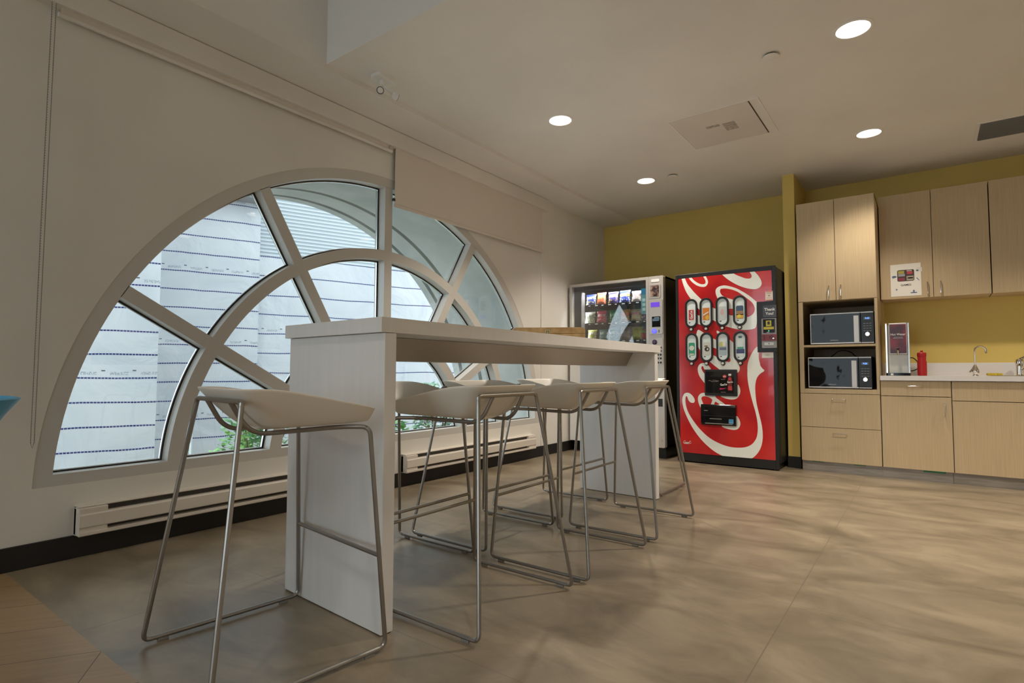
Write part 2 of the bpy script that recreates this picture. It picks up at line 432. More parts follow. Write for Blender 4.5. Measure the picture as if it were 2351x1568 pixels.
# ceiling: kitchen field, lower strip along the window wall, raised tray nearer the camera
LIGHTS = [(3.045, 3.543, ZC), (1.140, 3.553, ZC), (3.003, 5.200, ZC), (1.121, 5.212, ZC), (4.94, 3.55, ZC), (4.90, 5.20, ZC),
          (4.4, -0.3, 3.5), (2.5, -0.3, 3.5), (4.4, -2.2, 3.5), (2.5, -2.2, 3.5)]
cb = MB()
def slab_with_holes(x0, x1, y0, y1, z):
    """a ceiling field whose underside has round openings for its recessed lights"""
    rect_ = [(x0, y0), (x1, y0), (x1, y1), (x0, y1)]
    holes = [[(lx + 0.085 * math.cos(2 * PI * k / 40), ly + 0.085 * math.sin(2 * PI * k / 40)) for k in range(40)] for lx, ly, lz in LIGHTS if lz == z]
    flat_ = rect_ + [q for h in holes for q in h]
    tris = tessellate_polygon([[Vector((q[0], q[1], 0)) for q in lp] for lp in [rect_] + holes])
    vs = [cb.bm.verts.new((q[0], q[1], z)) for q in flat_]
    for t in tris: cb.bm.faces.new([vs[i] for i in t])
    top = [cb.bm.verts.new((q[0], q[1], z + 0.22)) for q in rect_]
    cb.bm.faces.new(top)
    for k in range(4): cb.bm.faces.new((vs[k], vs[(k + 1) % 4], top[(k + 1) % 4], top[k]))
slab_with_holes(0.38, XR, 2.03, YB, ZC)
slab_with_holes(0.38, XR, YN, 2.03, 3.5)
cb.box(0.38, XR, 2.03, 2.05, ZC + 0.22, 3.72)
cb.box(0.0, 0.38, YN, YB, ZS, 3.72)
struct('ceiling', cb, M['ceil'])

WC, WZ, WR = 2.875, 0.295, 2.095     # arch centre (y, z) and radius
def wall_with_arch():
    mb = MB(); bm = mb.bm
    zs = 0.352; a0 = math.asin((zs - WZ) / WR)
    hole = [(WC + WR * math.cos(a), WZ + WR * math.sin(a)) for a in [a0 + (PI - 2 * a0) * i / 96 for i in range(97)]]
    rect = [(YN, 0), (YB, 0), (YB, ZS), (YN, ZS)]
    tris = tessellate_polygon([[Vector((p[0], p[1], 0)) for p in rect], [Vector((p[0], p[1], 0)) for p in hole]])
    allp = rect + hole
    for x in (0.0, -0.12):
        vs = [bm.verts.new((x, p[0], p[1])) for p in allp]
        for t in tris: bm.faces.new([vs[i] for i in t])
        if x == 0.0: va = vs
        else: vb = vs
    n = len(hole)
    for i in range(n):
        j = (i + 1) % n
        bm.faces.new((va[4 + i], va[4 + j], vb[4 + j], vb[4 + i]))
    return mb
struct('wall_left', wall_with_arch(), M['wall'])
struct('wall_back', box(0, XR, YB, YB + 0.1, 0, ZC), M['yellow'])
struct('wall_right', box(XR, XR + 0.1, YN, YB, 0, 3.6), M['wall'])
wf_ = MB()      # far end behind the camera: plain wall, unseen glazing added to light the table
GX0, GX1, GZ0, GZ1 = 0.12, 2.7, 0.25, 3.3
wf_.box(0, GX0, YN - 0.1, YN, 0, 3.6); wf_.box(GX1, XR, YN - 0.1, YN, 0, 3.6); wf_.box(GX0, GX1, YN - 0.1, YN, 0, GZ0); wf_.box(GX0, GX1, YN - 0.1, YN, GZ1, 3.6)
struct('wall_front', wf_, M['wall'])
w2 = build('window_added', box(GX0, GX1, YN - 0.06, YN - 0.054, GZ0, GZ1), M['glass']); w2['kind'] = 'structure'
struct('wall_divider', box(2.243, 2.345, 5.855, YB, 0, ZC), M['yellow'])
struct('baseboard_left', box(0.0, 0.012, YN, YB, 0, 0.108), M['black_base'], bevel=0.003)
struct('baseboard_back', box(0.0, 2.243, YB - 0.012, YB, 0, 0.108), M['black_base'])
struct('baseboard_divider', box(2.238, 2.352, 5.845, 5.86, 0, 0.105), M['black_base'], bevel=0.002)

# ------------------------------------------------------------------ arched window
win = thing('window_1', 'half-round fan window with spokes in the left wall', 'window', (0, WC, WZ))
win['kind'] = 'structure'
def polar_ring(r0, r1, x0, x1, amin_z, mb=None, n=96):
    mb = mb or MB()
    o = [(WC + r1 * math.cos(a), WZ + r1 * math.sin(a)) for a in
         [math.asin((amin_z - WZ) / r1) + (PI - 2 * math.asin((amin_z - WZ) / r1)) * i / n for i in range(n + 1)]]
    i_ = [(WC + r0 * math.cos(a), WZ + r0 * math.sin(a)) for a in
          [math.asin((amin_z - WZ) / r0) + (PI - 2 * math.asin((amin_z - WZ) / r0)) * i / n for i in range(n + 1)]]
    bm = mb.bm
    V = lambda x, ps: [bm.verts.new((x, p[0], p[1])) for p in ps]
    of, ob, inf, inb = V(x1, o), V(x0, o), V(x1, i_), V(x0, i_)
    for k in range(n):
        bm.faces.new((of[k], of[k + 1], inf[k + 1], inf[k])); bm.faces.new((ob[k], ob[k + 1], inb[k + 1], inb[k]))
        bm.faces.new((of[k], of[k + 1], ob[k + 1], ob[k])); bm.faces.new((inf[k], inf[k + 1], inb[k + 1], inb[k]))
    for k in (0, n): bm.faces.new((of[k], inf[k], inb[k], ob[k]))
    return mb
SZ = 0.407
XF, XB_ = -0.002, -0.115
build('window_frame', polar_ring(2.022, WR, XB_, XF, 0.352), M['alu'], win, smooth=True)
hw = math.sqrt(2.06 ** 2 - (0.36 - WZ) ** 2)
build('window_sill', box(XB_, XF + 0.001, WC - hw - 0.02, WC + hw + 0.02, 0.352, SZ), M['alu'], win)
build('ring_mullion', polar_ring(1.452, 1.527, XB_, XF + 0.0006, SZ), M['alu'], win, smooth=True)
build('ring_mullion', polar_ring(0.865, 0.943, XB_, XF + 0.0006, SZ), M['alu'], win, smooth=True)
HW = 0.0365
for k in range(1, 6):
    a = PI * k / 6; c, s = math.cos(a), math.sin(a)
    mb = MB()
    for (ra, rb) in ((0.94, 1.455), (1.524, 2.025)):
        pts = [(WC + ra * c - HW * s, WZ + ra * s + HW * c), (WC + rb * c - HW * s, WZ + rb * s + HW * c),
               (WC + rb * c + HW * s, WZ + rb * s - HW * c), (WC + ra * c + HW * s, WZ + ra * s - HW * c)]
        mb.prism(pts, XB_, XF, 'x')
    build('spoke_mullion', mb, M['alu'], win)
def pane_outline(k, r0, r1, inset, n=14):
    """sector k (0..5) between radii r0 and r1, inset from its members"""
    w = HW + inset
    def lim(r):
        lo = PI * k / 6 + math.asin(w / r) if k > 0 else math.asin((SZ + inset - WZ) / r)
        hi = PI * (k + 1) / 6 - math.asin(w / r) if k < 5 else PI - math.asin((SZ + inset - WZ) / r)
        return lo, hi
    a, b = r0 + inset, r1 - inset
    la, ha = lim(a); lb, hb = lim(b)
    return [(WC + b * math.cos(t), WZ + b * math.sin(t)) for t in [lb + (hb - lb) * i / n for i in range(n + 1)]] + \
           [(WC + a * math.cos(t), WZ + a * math.sin(t)) for t in [ha + (la - ha) * i / n for i in range(n + 1)]]
def centre_outline(inset, n=40):
    r = 0.865 - inset; a0 = math.asin((SZ + inset - WZ) / r)
    return [(WC + r * math.cos(t), WZ + r * math.sin(t)) for t in [a0 + (PI - 2 * a0) * i / n for i in range(n + 1)]]
def loop_strip(o, i_, x0, x1):
    mb = MB(); bm = mb.bm; n = len(o)
    V = lambda x, ps: [bm.verts.new((x, p[0], p[1])) for p in ps]
    A, B, Cc, D = V(x1, o), V(x1, i_), V(x0, o), V(x0, i_)
    for k in range(n):
        j = (k + 1) % n
        bm.faces.new((A[k], A[j], B[j], B[k])); bm.faces.new((B[k], B[j], D[j], D[k])); bm.faces.new((Cc[k], Cc[j], D[j], D[k]))
    return mb
outl = [lambda ins, k=k, r=r: pane_outline(k, r[0], r[1], ins) for r in ((1.527, 2.022), (0.943, 1.452)) for k in range(6)] + [centre_outline]
for f in outl:
    p = build('window_pane', MB().prism(f(0.004), -0.088, -0.082, 'x'), M['glass'], win)
    build('gasket', loop_strip(f(-0.002), f(0.0065), -0.094, -0.074), M['gasket'], p)
    build('spacer', loop_strip(f(0.007), f(0.0115), -0.090, -0.0785), M['spacer'], p)

# deep arched concrete opening outside the glass, with two grooves
def vault():
    prof = [(-0.121, 2.1), (-0.735, 2.1), (-0.735, 2.15), (-0.785, 2.15), (-0.785, 2.1), (-1.005, 2.1), (-1.005, 2.15),
            (-1.055, 2.15), (-1.055, 2.1), (-1.15, 2.1), (-1.15, 3.4), (-0.121, 3.4)]
    mb = MB(); bm = mb.bm; n = 110; rings = []
    for i in range(n + 1):
        a = R(-12) + R(204) * i / n
        rings.append([bm.verts.new((x, WC + r * math.cos(a), WZ + r * math.sin(a))) for x, r in prof])
    for A, B in zip(rings, rings[1:]):
        for k in range(len(prof)):
            j = (k + 1) % len(prof); bm.faces.new((A[k], A[j], B[j], B[k]))
    bm.faces.new(rings[0]); bm.faces.new(list(reversed(rings[-1])))
    return mb
struct('wall_outer', vault(), M['concrete'], smooth=True)
struct('ground', box(-14, -0.13, -6, 16, -0.7, -0.5), M['ground'])

# ------------------------------------------------------------------ wrapped building across the gap
bd = thing('wrapped_building', 'building under white house wrap with blue stripes beyond the fan window', 'building', (-5.6, 4.3, -0.5), R(-20))
def bpart(name, mb, m):
    o = build(name, mb, m, None); o.parent = bd; o.location = (0, 0, 0.5); return o
bpart('wrapped_wall', box(-0.6, 2.085, -2.9, -0.83, -0.5, 5.0), M['wrapA']).location = (0, 0, 0.5)
bpart('wrapped_wall', box(-0.9, 0.0, -1.3, 0.575, -0.5, 3.62), M['wrapB'])
bpart('wrapped_wall', box(-0.9, -0.25, 0.5, 12.0, -0.5, 2.83), M['wrapC'])
bpart('eave', box(-1.0, 0.35, -0.8, 0.62, 3.62, 3.95), M['silver_dark'])
cg = MB()
zz = [2.83 + 0.0078 * i for i in range(300)]
prof = [(-0.262 + 0.012 * math.sin(2 * PI * (z - 2.83) / 0.0625), z) for z in zz] + [(-0.6, zz[-1]), (-0.6, zz[0])]
va = [cg.bm.verts.new((p[0], 0.6, p[1])) for p in prof]; vb = [cg.bm.verts.new((p[0], 12.0, p[1])) for p in prof]
for i in range(len(prof)):
    j = (i + 1) % len(prof); cg.bm.faces.new((va[i], va[j], vb[j], vb[i]))
o = bpart('corrugated_cladding', cg, M['corr'])
pole = build('flag_pole', MB().tube([(-2.6, 2.62, -0.5), (-2.6, 2.62, 0.70)], 0.011, 10), M['downpipe'])
tag(pole, 'thin white pole standing outside beside the left shrub', 'pole')

def leaf_mat(name, a, b):
    m = mat(name, a, 0.5, spec=0.3)
    oi = N(m, 'ShaderNodeTexCoord'); nz = N(m, 'ShaderNodeTexNoise'); nz.inputs['Scale'].default_value = 9
    L(m, oi.outputs['Object'], nz.inputs['Vector'])
    rp = N(m, 'ShaderNodeValToRGB'); rp.color_ramp.elements[0].position = 0.38; rp.color_ramp.elements[1].position = 0.62
    rp.color_ramp.elements[0].color = tuple(a) + (1,); rp.color_ramp.elements[1].color = tuple(b) + (1,)
    L(m, nz.outputs['Fac'], rp.inputs['Fac']); L(m, rp.outputs['Color'], BS(m).inputs['Base Color'])
    BS(m).inputs['Transmission Weight'].default_value = 0.0
    BS(m).inputs['Subsurface Weight'].default_value = 0.0
    return m
M['leaf'] = leaf_mat('leaf_green', (0.10, 0.30, 0.14), (0.32, 0.55, 0.16))
M['leaf2'] = leaf_mat('leaf_blue_green', (0.12, 0.28, 0.18), (0.36, 0.55, 0.34))
def shrub(name, label, x, y, z0, rx, ry, h, n, size, lm, seed):
    rnd = random.Random(seed)
    t = thing(name, label, 'shrub', (x, y, z0), group=None)
    st = MB(); lf = MB()
    for b in range(9):
        a = rnd.uniform(0, 2 * PI); q = rnd.uniform(0.2, 0.85)
        p0 = Vector((x, y, z0)); p2 = Vector((x + rx * q * math.cos(a), y + ry * q * math.sin(a), z0 + h * rnd.uniform(0.6, 0.98)))
        p1 = (p0 + p2) / 2 + Vector((0, 0, h * 0.14))
        pts = [p0 * (1 - s) ** 2 + p1 * 2 * s * (1 - s) + p2 * s * s for s in [i / 8 for i in range(9)]]
        st.tube(pts, [0.011 * (1 - 0.08 * i) for i in range(9)], 5)
    for i in range(n):
        while True:
            u, v, w = rnd.uniform(-1, 1), rnd.uniform(-1, 1), rnd.uniform(-1, 1)
            d = u * u + v * v + w * w
            if 0.12 < d < 1: break
        c = Vector((x + u * rx, y + v * ry, z0 + h * (0.55 + 0.45 * w)))
        dr = Vector((rnd.uniform(-1, 1), rnd.uniform(-1, 1), rnd.uniform(-0.7, 0.4))).normalized()
        sd = dr.cross(Vector((rnd.uniform(-.4, .4), rnd.uniform(-.4, .4), 1))).normalized()
        l = size * rnd.uniform(0.7, 1.3); wd = l * 0.30; nn = dr.cross(sd)
        pts = [c, c + dr * l * .3 + sd * wd, c + dr * l * .7 + sd * wd * .8 + nn * l * .06, c + dr * l, c + dr * l * .7 - sd * wd * .8 + nn * l * .06, c + dr * l * .3 - sd * wd]
        lf.bm.faces.new([lf.bm.verts.new(p) for p in pts])
    build('stem', st, M['bark'], t)
    f = build('foliage', lf, lm, t); f['kind'] = 'stuff'
shrub('shrub', 'leafy green shrub outside behind the nearest stool seat', -1.85, 2.88, -0.5, 0.30, 0.36, 1.05, 1100, 0.075, M['leaf'], 3)
shrub('shrub', 'low pale shrub at the foot of the leafy one, left of the white pole', -2.1, 2.30, -0.5, 0.2, 0.13, 0.66, 330, 0.06, M['leaf2'], 5)
shrub('shrub', 'bright broad-leaved shrub outside seen under the table top', -1.7, 4.45, -0.5, 0.3, 0.27, 0.84, 500, 0.12, M['leaf'], 8)
shrub('shrub', 'tall blue-green shrub outside below the right of the window', -1.75, 5.22, -0.5, 0.3, 0.30, 1.30, 700, 0.085, M['leaf2'], 11)

# ------------------------------------------------------------------ fascia, blinds, trim
struct('trim_1', box(0.0, 0.06, YN, 5.085, 2.637, ZS - 0.004), M['wall'], bevel=0.002)
struct('trim_2', box(0.0, 0.010, 5.0, 5.10, 0.108, 2.637), M['wall'], bevel=0.001)
bl = thing('roller_blind', 'rolled-up cream roller blind over the left half of the window', 'blind', (0.03, 1.83, 2.59))
build('fabric', box(0.028, 0.031, 0.80, 2.868, 2.603, 2.637), M['blind'], bl)
build('hem_bar', MB().prism(rrect(0.022, 0.040, 2.588, 2.610, 0.006), 0.79, 2.872, 'y'), M['wall'], bl, smooth=True)
build('bracket', box(0.015, 0.045, 2.835, 2.868, 2.606, 2.637), M['silver'], bl)
cp = []
for i in range(61): cp.append((0.05, 0.762 + 0.0, 2.637 - (2.637 - 0.56) * i / 60))
chain = MB()
chain.tube([(0.05, 0.760, 2.637), (0.05, 0.757, 1.6), (0.05, 0.757, 0.57), (0.05, 0.7635, 0.545), (0.05, 0.770, 0.57), (0.05, 0.772, 1.6), (0.05, 0.776, 2.637)], 0.0016, 6)
nb = 170
for i in range(nb):
    for yy in (0.7575, 0.7705):
        z = 0.57 + (2.637 - 0.57) * i / nb
        y = yy + 0.004 * (z - 0.57) / 2.0
        chain.lathe([(0.0004, -0.0026), (0.0026, 0), (0.0004, 0.0026)], (0.05, y, z), 'z', 6)
build('bead_chain', chain, M['silver_dark'], bl)
b2 = thing('roller_blind', 'part-lowered cream roller blind over the right half of the window', 'blind', (0.03, 3.96, 2.18))
build('fabric', box(0.030, 0.033, 2.905, 4.985, 2.19, 2.637), M['blind'], b2)
build('hem_bar', MB().prism(rrect(0.022, 0.042, 2.172, 2.198, 0.006), 2.903, 4.99, 'y'), M['blind'], b2, smooth=True)
build('end_cap', box(0.022, 0.042, 2.885, 2.902, 2.215, 2.235), M['black'], b2)
build('end_cap', box(0.022, 0.042, 4.99, 4.998, 2.175, 2.195), M['silver'], b2)

# ------------------------------------------------------------------ wall heaters
def heater(y0, y1, label):
    t = thing('electric_heater', label, 'heater', (0, (y0 + y1) / 2, 0.105), group=None)
    build('casing', box(0.0, 0.030, y0, y1, 0.107, 0.248), M['heater'], t, bevel=0.003)
    build('outlet_slot', box(0.03, 0.0335, y0 + 0.12, y1 - 0.12, 0.214, 0.238), M['heater_dark'], t)
    build('inlet_slot', box(0.03, 0.0335, y0 + 0.12, y1 - 0.12, 0.128, 0.146), M['heater_dark'], t)
    build('front_panel', MB().prism([(0.03, 0.150), (0.068, 0.146), (0.071, 0.150), (0.071, 0.205), (0.066, 0.213), (0.03, 0.213)], y0 + 0.004, y1 - 0.004, 'y'), M['heater'], t)
    build('bottom_rail', MB().prism([(0.03, 0.107), (0.066, 0.107), (0.071, 0.111), (0.071, 0.124), (0.03, 0.128)], y0 + 0.004, y1 - 0.004, 'y'), M['heater'], t)
    build('top_rail', MB().prism([(0.0, 0.240), (0.05, 0.240), (0.053, 0.244), (0.05, 0.249), (0.0, 0.250)], y0, y1, 'y'), M['heater'], t)
    for a, b in ((y0, y0 + 0.12), (y1 - 0.12, y1)):
        e = build('end_cover', box(0.0, 0.0665, a, b, 0.109, 0.2395), M['heater'], t, bevel=0.004)
heater(0.945, 2.745, 'long low white electric heater under the left half of the window')
heater(3.030, 4.815, 'long low white electric heater under the right half of the window')
# ------------------------------------------------------------------ bar table
tb = thing('bar_table', 'long white laminate bar table with slab ends in front of the window', 'table', (1.48, 2.6, 0))
def quadslab(pts, z0, z1): return MB().prism(pts, z0, z1, 'z')
ZT = 1.087
build('tabletop', quadslab([(1.165, 1.315), (1.812, 1.280), (1.778, 3.890), (1.138, 3.925)], ZT - 0.053, ZT), M['white_lam'], tb, bevel=0.0015)
build('leg_panel', quadslab([(1.171, 1.336), (1.809, 1.299), (1.811, 1.350), (1.173, 1.387)], 0.004, ZT - 0.0545), M['white_lam'], tb, bevel=0.0015)
build('leg_panel', quadslab([(1.147, 3.822), (1.769, 3.799), (1.771, 3.850), (1.149, 3.873)], 0.004, ZT - 0.0545), M['white_lam'], tb, bevel=0.0015)
build('plinth_strip', quadslab([(1.175, 1.342), (1.803, 1.305), (1.805, 1.344), (1.177, 1.381)], 0.0, 0.004), M['black'], tb)
build('plinth_strip', quadslab([(1.153, 3.828), (1.763, 3.805), (1.765, 3.844), (1.155, 3.867)], 0.0, 0.004), M['black'], tb)
build('apron', MB().prism([(1.37, ZT - 0.0545), (1.43, 0.940), (1.548, 0.940), (1.602, ZT - 0.0545)], 1.385, 3.80, 'y'), M['apron'], tb)

# ------------------------------------------------------------------ bar stools
RW = 0.0076
def seat_shell(mb):
    """scoop seat: U-shaped rim, high at the back, open and lower in front"""
    bm = mb.bm
    nt, ns = 40, 9
    def floor_pt(t):     # t in -1..1 around the U from front right to front left
        s = abs(t); sg = 1 if t >= 0 else -1
        wf, wb, uf, ub, rc = 0.203, 0.132, 0.514, 0.212, 0.06
        if s > 0.42:      # side
            q = (s - 0.42) / 0.58
            return Vector((ub + rc + (uf - ub - rc) * q, sg * (wb + (wf - wb) * min(1, q * 1.2 + 0.05)), 0))
        if s > 0.22:      # corner
            a = (s - 0.22) / 0.20 * PI / 2
            return Vector((ub + rc - rc * math.cos(a), sg * (wb - rc + 0.004 + rc * math.sin(a)), 0))
        return Vector((ub, sg * (wb - rc + 0.004) * s / 0.22, 0))
    def rim_pt(t):
        s = abs(t); sg = 1 if t >= 0 else -1
        wf, wb, uf, ub, rc = 0.244, 0.204, 0.520, 0.096, 0.045
        if s > 0.42:
            q = (s - 0.42) / 0.58
            return Vector((ub + rc + (uf - ub - rc) * q, sg * (wb + (wf - wb) * math.sin(q * PI / 2) ** 1.0), 0))
        if s > 0.26:
            a = (s - 0.26) / 0.16 * PI / 2
            return Vector((ub + rc - rc * math.cos(a), sg * (wb - rc + rc * math.sin(a)), 0))
        return Vector((ub, sg * (wb - rc) * s / 0.26, 0))
    def zr(u):
        q = max(0, min(1, (u - 0.17) / 0.35)); q = q * q * (3 - 2 * q) * 0.6 + q * 0.4
        return 0.846 - 0.062 * q
    def zf(u): return 0.722 + 0.010 * max(0, (u - 0.22) / 0.30) ** 1.3
    grid = []
    for i in range(nt + 1):
        t = -1 + 2 * i / nt
        f, r = floor_pt(t), rim_pt(t); row = []
        for j in range(ns + 1):
            s = j / ns
            # profile: fillet at the bottom then a straight flaring wall
            h = s ** 1.28; w = s
            p = f.lerp(r, w); p.z = zf(f.x) + (zr(r.x) - zf(f.x)) * h
            if abs(t) > 0.93 and j >= ns - 1: p.z -= 0.010 * (abs(t) - 0.93) / 0.07 * (1 if j == ns else 0.2); p.x -= 0.006 * (1 if j == ns else 0)
            row.append(bm.verts.new(p))
        grid.append(row)
    for i in range(nt):
        for j in range(ns): bm.faces.new((grid[i][j], grid[i + 1][j], grid[i + 1][j + 1], grid[i][j + 1]))
    # floor of the seat: strips across from right side to left side
    nf = 8; rows = []
    for i in range(nt // 2):
        a, b = grid[i][0].co, grid[nt - i][0].co
        rows.append([grid[i][0]] + [bm.verts.new(a.lerp(b, k / nf) - Vector((0, 0, 0.010 * math.sin(PI * k / nf)))) for k in range(1, nf)] + [grid[nt - i][0]])
    for A, B in zip(rows, rows[1:]):
        for k in range(nf): bm.faces.new((A[k], A[k + 1], B[k + 1], B[k]))
    last = rows[-1]; mid = grid[nt // 2][0]
    for k in range(nf): bm.faces.new((last[k], last[k + 1], mid))

def make_stool():
    t = thing('bar_stool', 'x', 'stool')
    mb = MB(); seat_shell(mb)
    s = build('seat', mb, M['seat'], t, smooth=True, angle=60)
    sd = s.modifiers.new('solid', 'SOLIDIFY'); sd.thickness = 0.006; sd.offset = 0.0
    ss = s.modifiers.new('sub', 'SUBSURF'); ss.levels = 1; ss.render_levels = 1
    FR, LB, LF = 0.300, 0.185, 0.252        # half widths: floor, top of rear legs, top of front legs
    UL = 0.530
    z0 = 0.008 + RW
    for sg in (1, -1):
        # one bent rod: rear leg - floor runner - front leg - seat rail, split into its members at mid-bends
        full = rounded([(0.106, sg * LB, 0.806), (0, sg * FR, z0), (UL, sg * FR, z0), (0.490, sg * LF, 0.716), (0.425, sg * (LF - 0.085), 0.714),
                        (0.34, sg * 0.122, 0.707), (0.165, sg * 0.099, 0.703), (0.108, sg * 0.097, 0.804)], [0, .028, .028, .030, .05, .06, .085, 0], 8)
        build('rear_leg', MB().tube(full[:6], RW, 10), M['steel'], t, smooth=True)
        build('runner', MB().tube(full[5:15], RW, 10), M['steel'], t, smooth=True)
        build('front_leg', MB().tube(full[14:25], RW, 10), M['steel'], t, smooth=True)
        build('seat_rail', MB().tube(full[24:], RW, 10), M['steel'], t, smooth=True)
        for u in (0.06, UL - 0.06):
            build('glide', box(u - 0.017, u + 0.017, sg * FR - 0.005, sg * FR + 0.005, 0.0, z0 - RW * 0.4), M['clear'], t, bevel=0.002)
    bar = rounded([(0.101, LB + 0.0055, 0.770), (0.106, LB, 0.808), (0.106, -LB, 0.808), (0.101, -LB - 0.0055, 0.770)], [0, .022, .022, 0], 6)
    build('back_bar', MB().tube(bar, RW, 10), M['steel'], t, smooth=True)
    q = (0.30 - z0) / (0.700 - z0); uu = UL + (0.492 - UL) * q; vv = FR + (LF - FR) * q
    build('footrest', MB().tube([(uu, -vv, 0.30), (uu, vv, 0.30)], RW * 0.95, 10), M['steel'], t, smooth=True)
    return t
stools = [
    ((1.532, 0.757), 83.3, 'cream bar stool at the near end of the table, facing its white slab'),
    ((2.120, 1.745), 180, 'cream bar stool on the room side of the table, nearest the near slab'),
    ((2.145, 2.440), 180, 'cream bar stool on the room side, middle of the three'),
    ((2.150, 3.165), 180.8, 'cream bar stool on the room side, third from the near slab'),
    ((0.985, 1.830), 0, 'cream bar stool on the window side, nearest the near slab'),
    ((1.025, 2.490), -1, 'cream bar stool on the window side, middle of the three'),
    ((0.995, 3.235), 0, 'cream bar stool on the window side, nearest the far slab'),
    ((1.455, 4.415), -90, 'cream bar stool beyond the far end of the table'),
]
proto = make_stool()
for i, ((x, y), a, lab) in enumerate(stools):
    o = proto if i == 0 else copy_tree(proto)
    o.location = (x, y, 0); o.rotation_euler = (0, 0, R(a)); tag(o, lab, 'stool', 'bar stools round the tall table')

# blue tub stool just entering the frame on the left
bs = thing('tub_stool', 'blue plastic tub stool at the left edge, only its rim in view', 'stool', (1.345, 0.163, 0))
build('seat_shell', MB().lathe([(0.03, 0.60), (0.10, 0.61), (0.185, 0.70), (0.235, 0.785), (0.262, 0.822), (0.264, 0.826), (0.255, 0.829), (0.225, 0.79), (0.175, 0.71), (0.09, 0.635), (0.02, 0.63)], (1.345, 0.163, 0), 'z', 48), M['blue_plastic'], bs, smooth=True)
build('pedestal', MB().lathe([(0.03, 0.014), (0.028, 0.30), (0.035, 0.60)], (1.345, 0.163, 0), 'z', 24), M['steel'], bs, smooth=True)
build('base', MB().lathe([(0.19, 0.0), (0.19, 0.008), (0.06, 0.02), (0.03, 0.03)], (1.345, 0.163, 0), 'z', 40), M['steel'], bs, smooth=True)

# ------------------------------------------------------------------ folding wooden game box on the table
gb = thing('game_box', 'flat wooden hinged game box lying on the bar table', 'box', (1.553, 2.745, ZT), R(30))
def chamfer_slab(x0, x1, y0, y1, z0, z1, c):
    return MB().prism([(x0, z0), (x1, z0), (x1, z1 - c * .8), (x1 - c, z1), (x0 + c, z1), (x0, z1 - c * .8)], y0, y1, 'y')
build('tray', box(-0.212, 0.212, 0.0, 0.235, 0.0, 0.032), M['game_box'], gb, world=False, bevel=0.0015)
build('lid', chamfer_slab(-0.212, 0.212, 0.0, 0.235, 0.0335, 0.068, 0.016), M['game_box'], gb, world=False, bevel=0.001)
la = build('latch', box(-0.018, 0.008, -0.003, 0.0, 0.012, 0.056), M['brass'], gb, world=False, bevel=0.001)
build('latch_hook', MB().tube([(-0.012, -0.005, 0.018), (-0.012, -0.005, 0.046), (0.0, -0.005, 0.046), (0.002, -0.005, 0.02)], 0.0016, 8), M['black'], la, world=False)
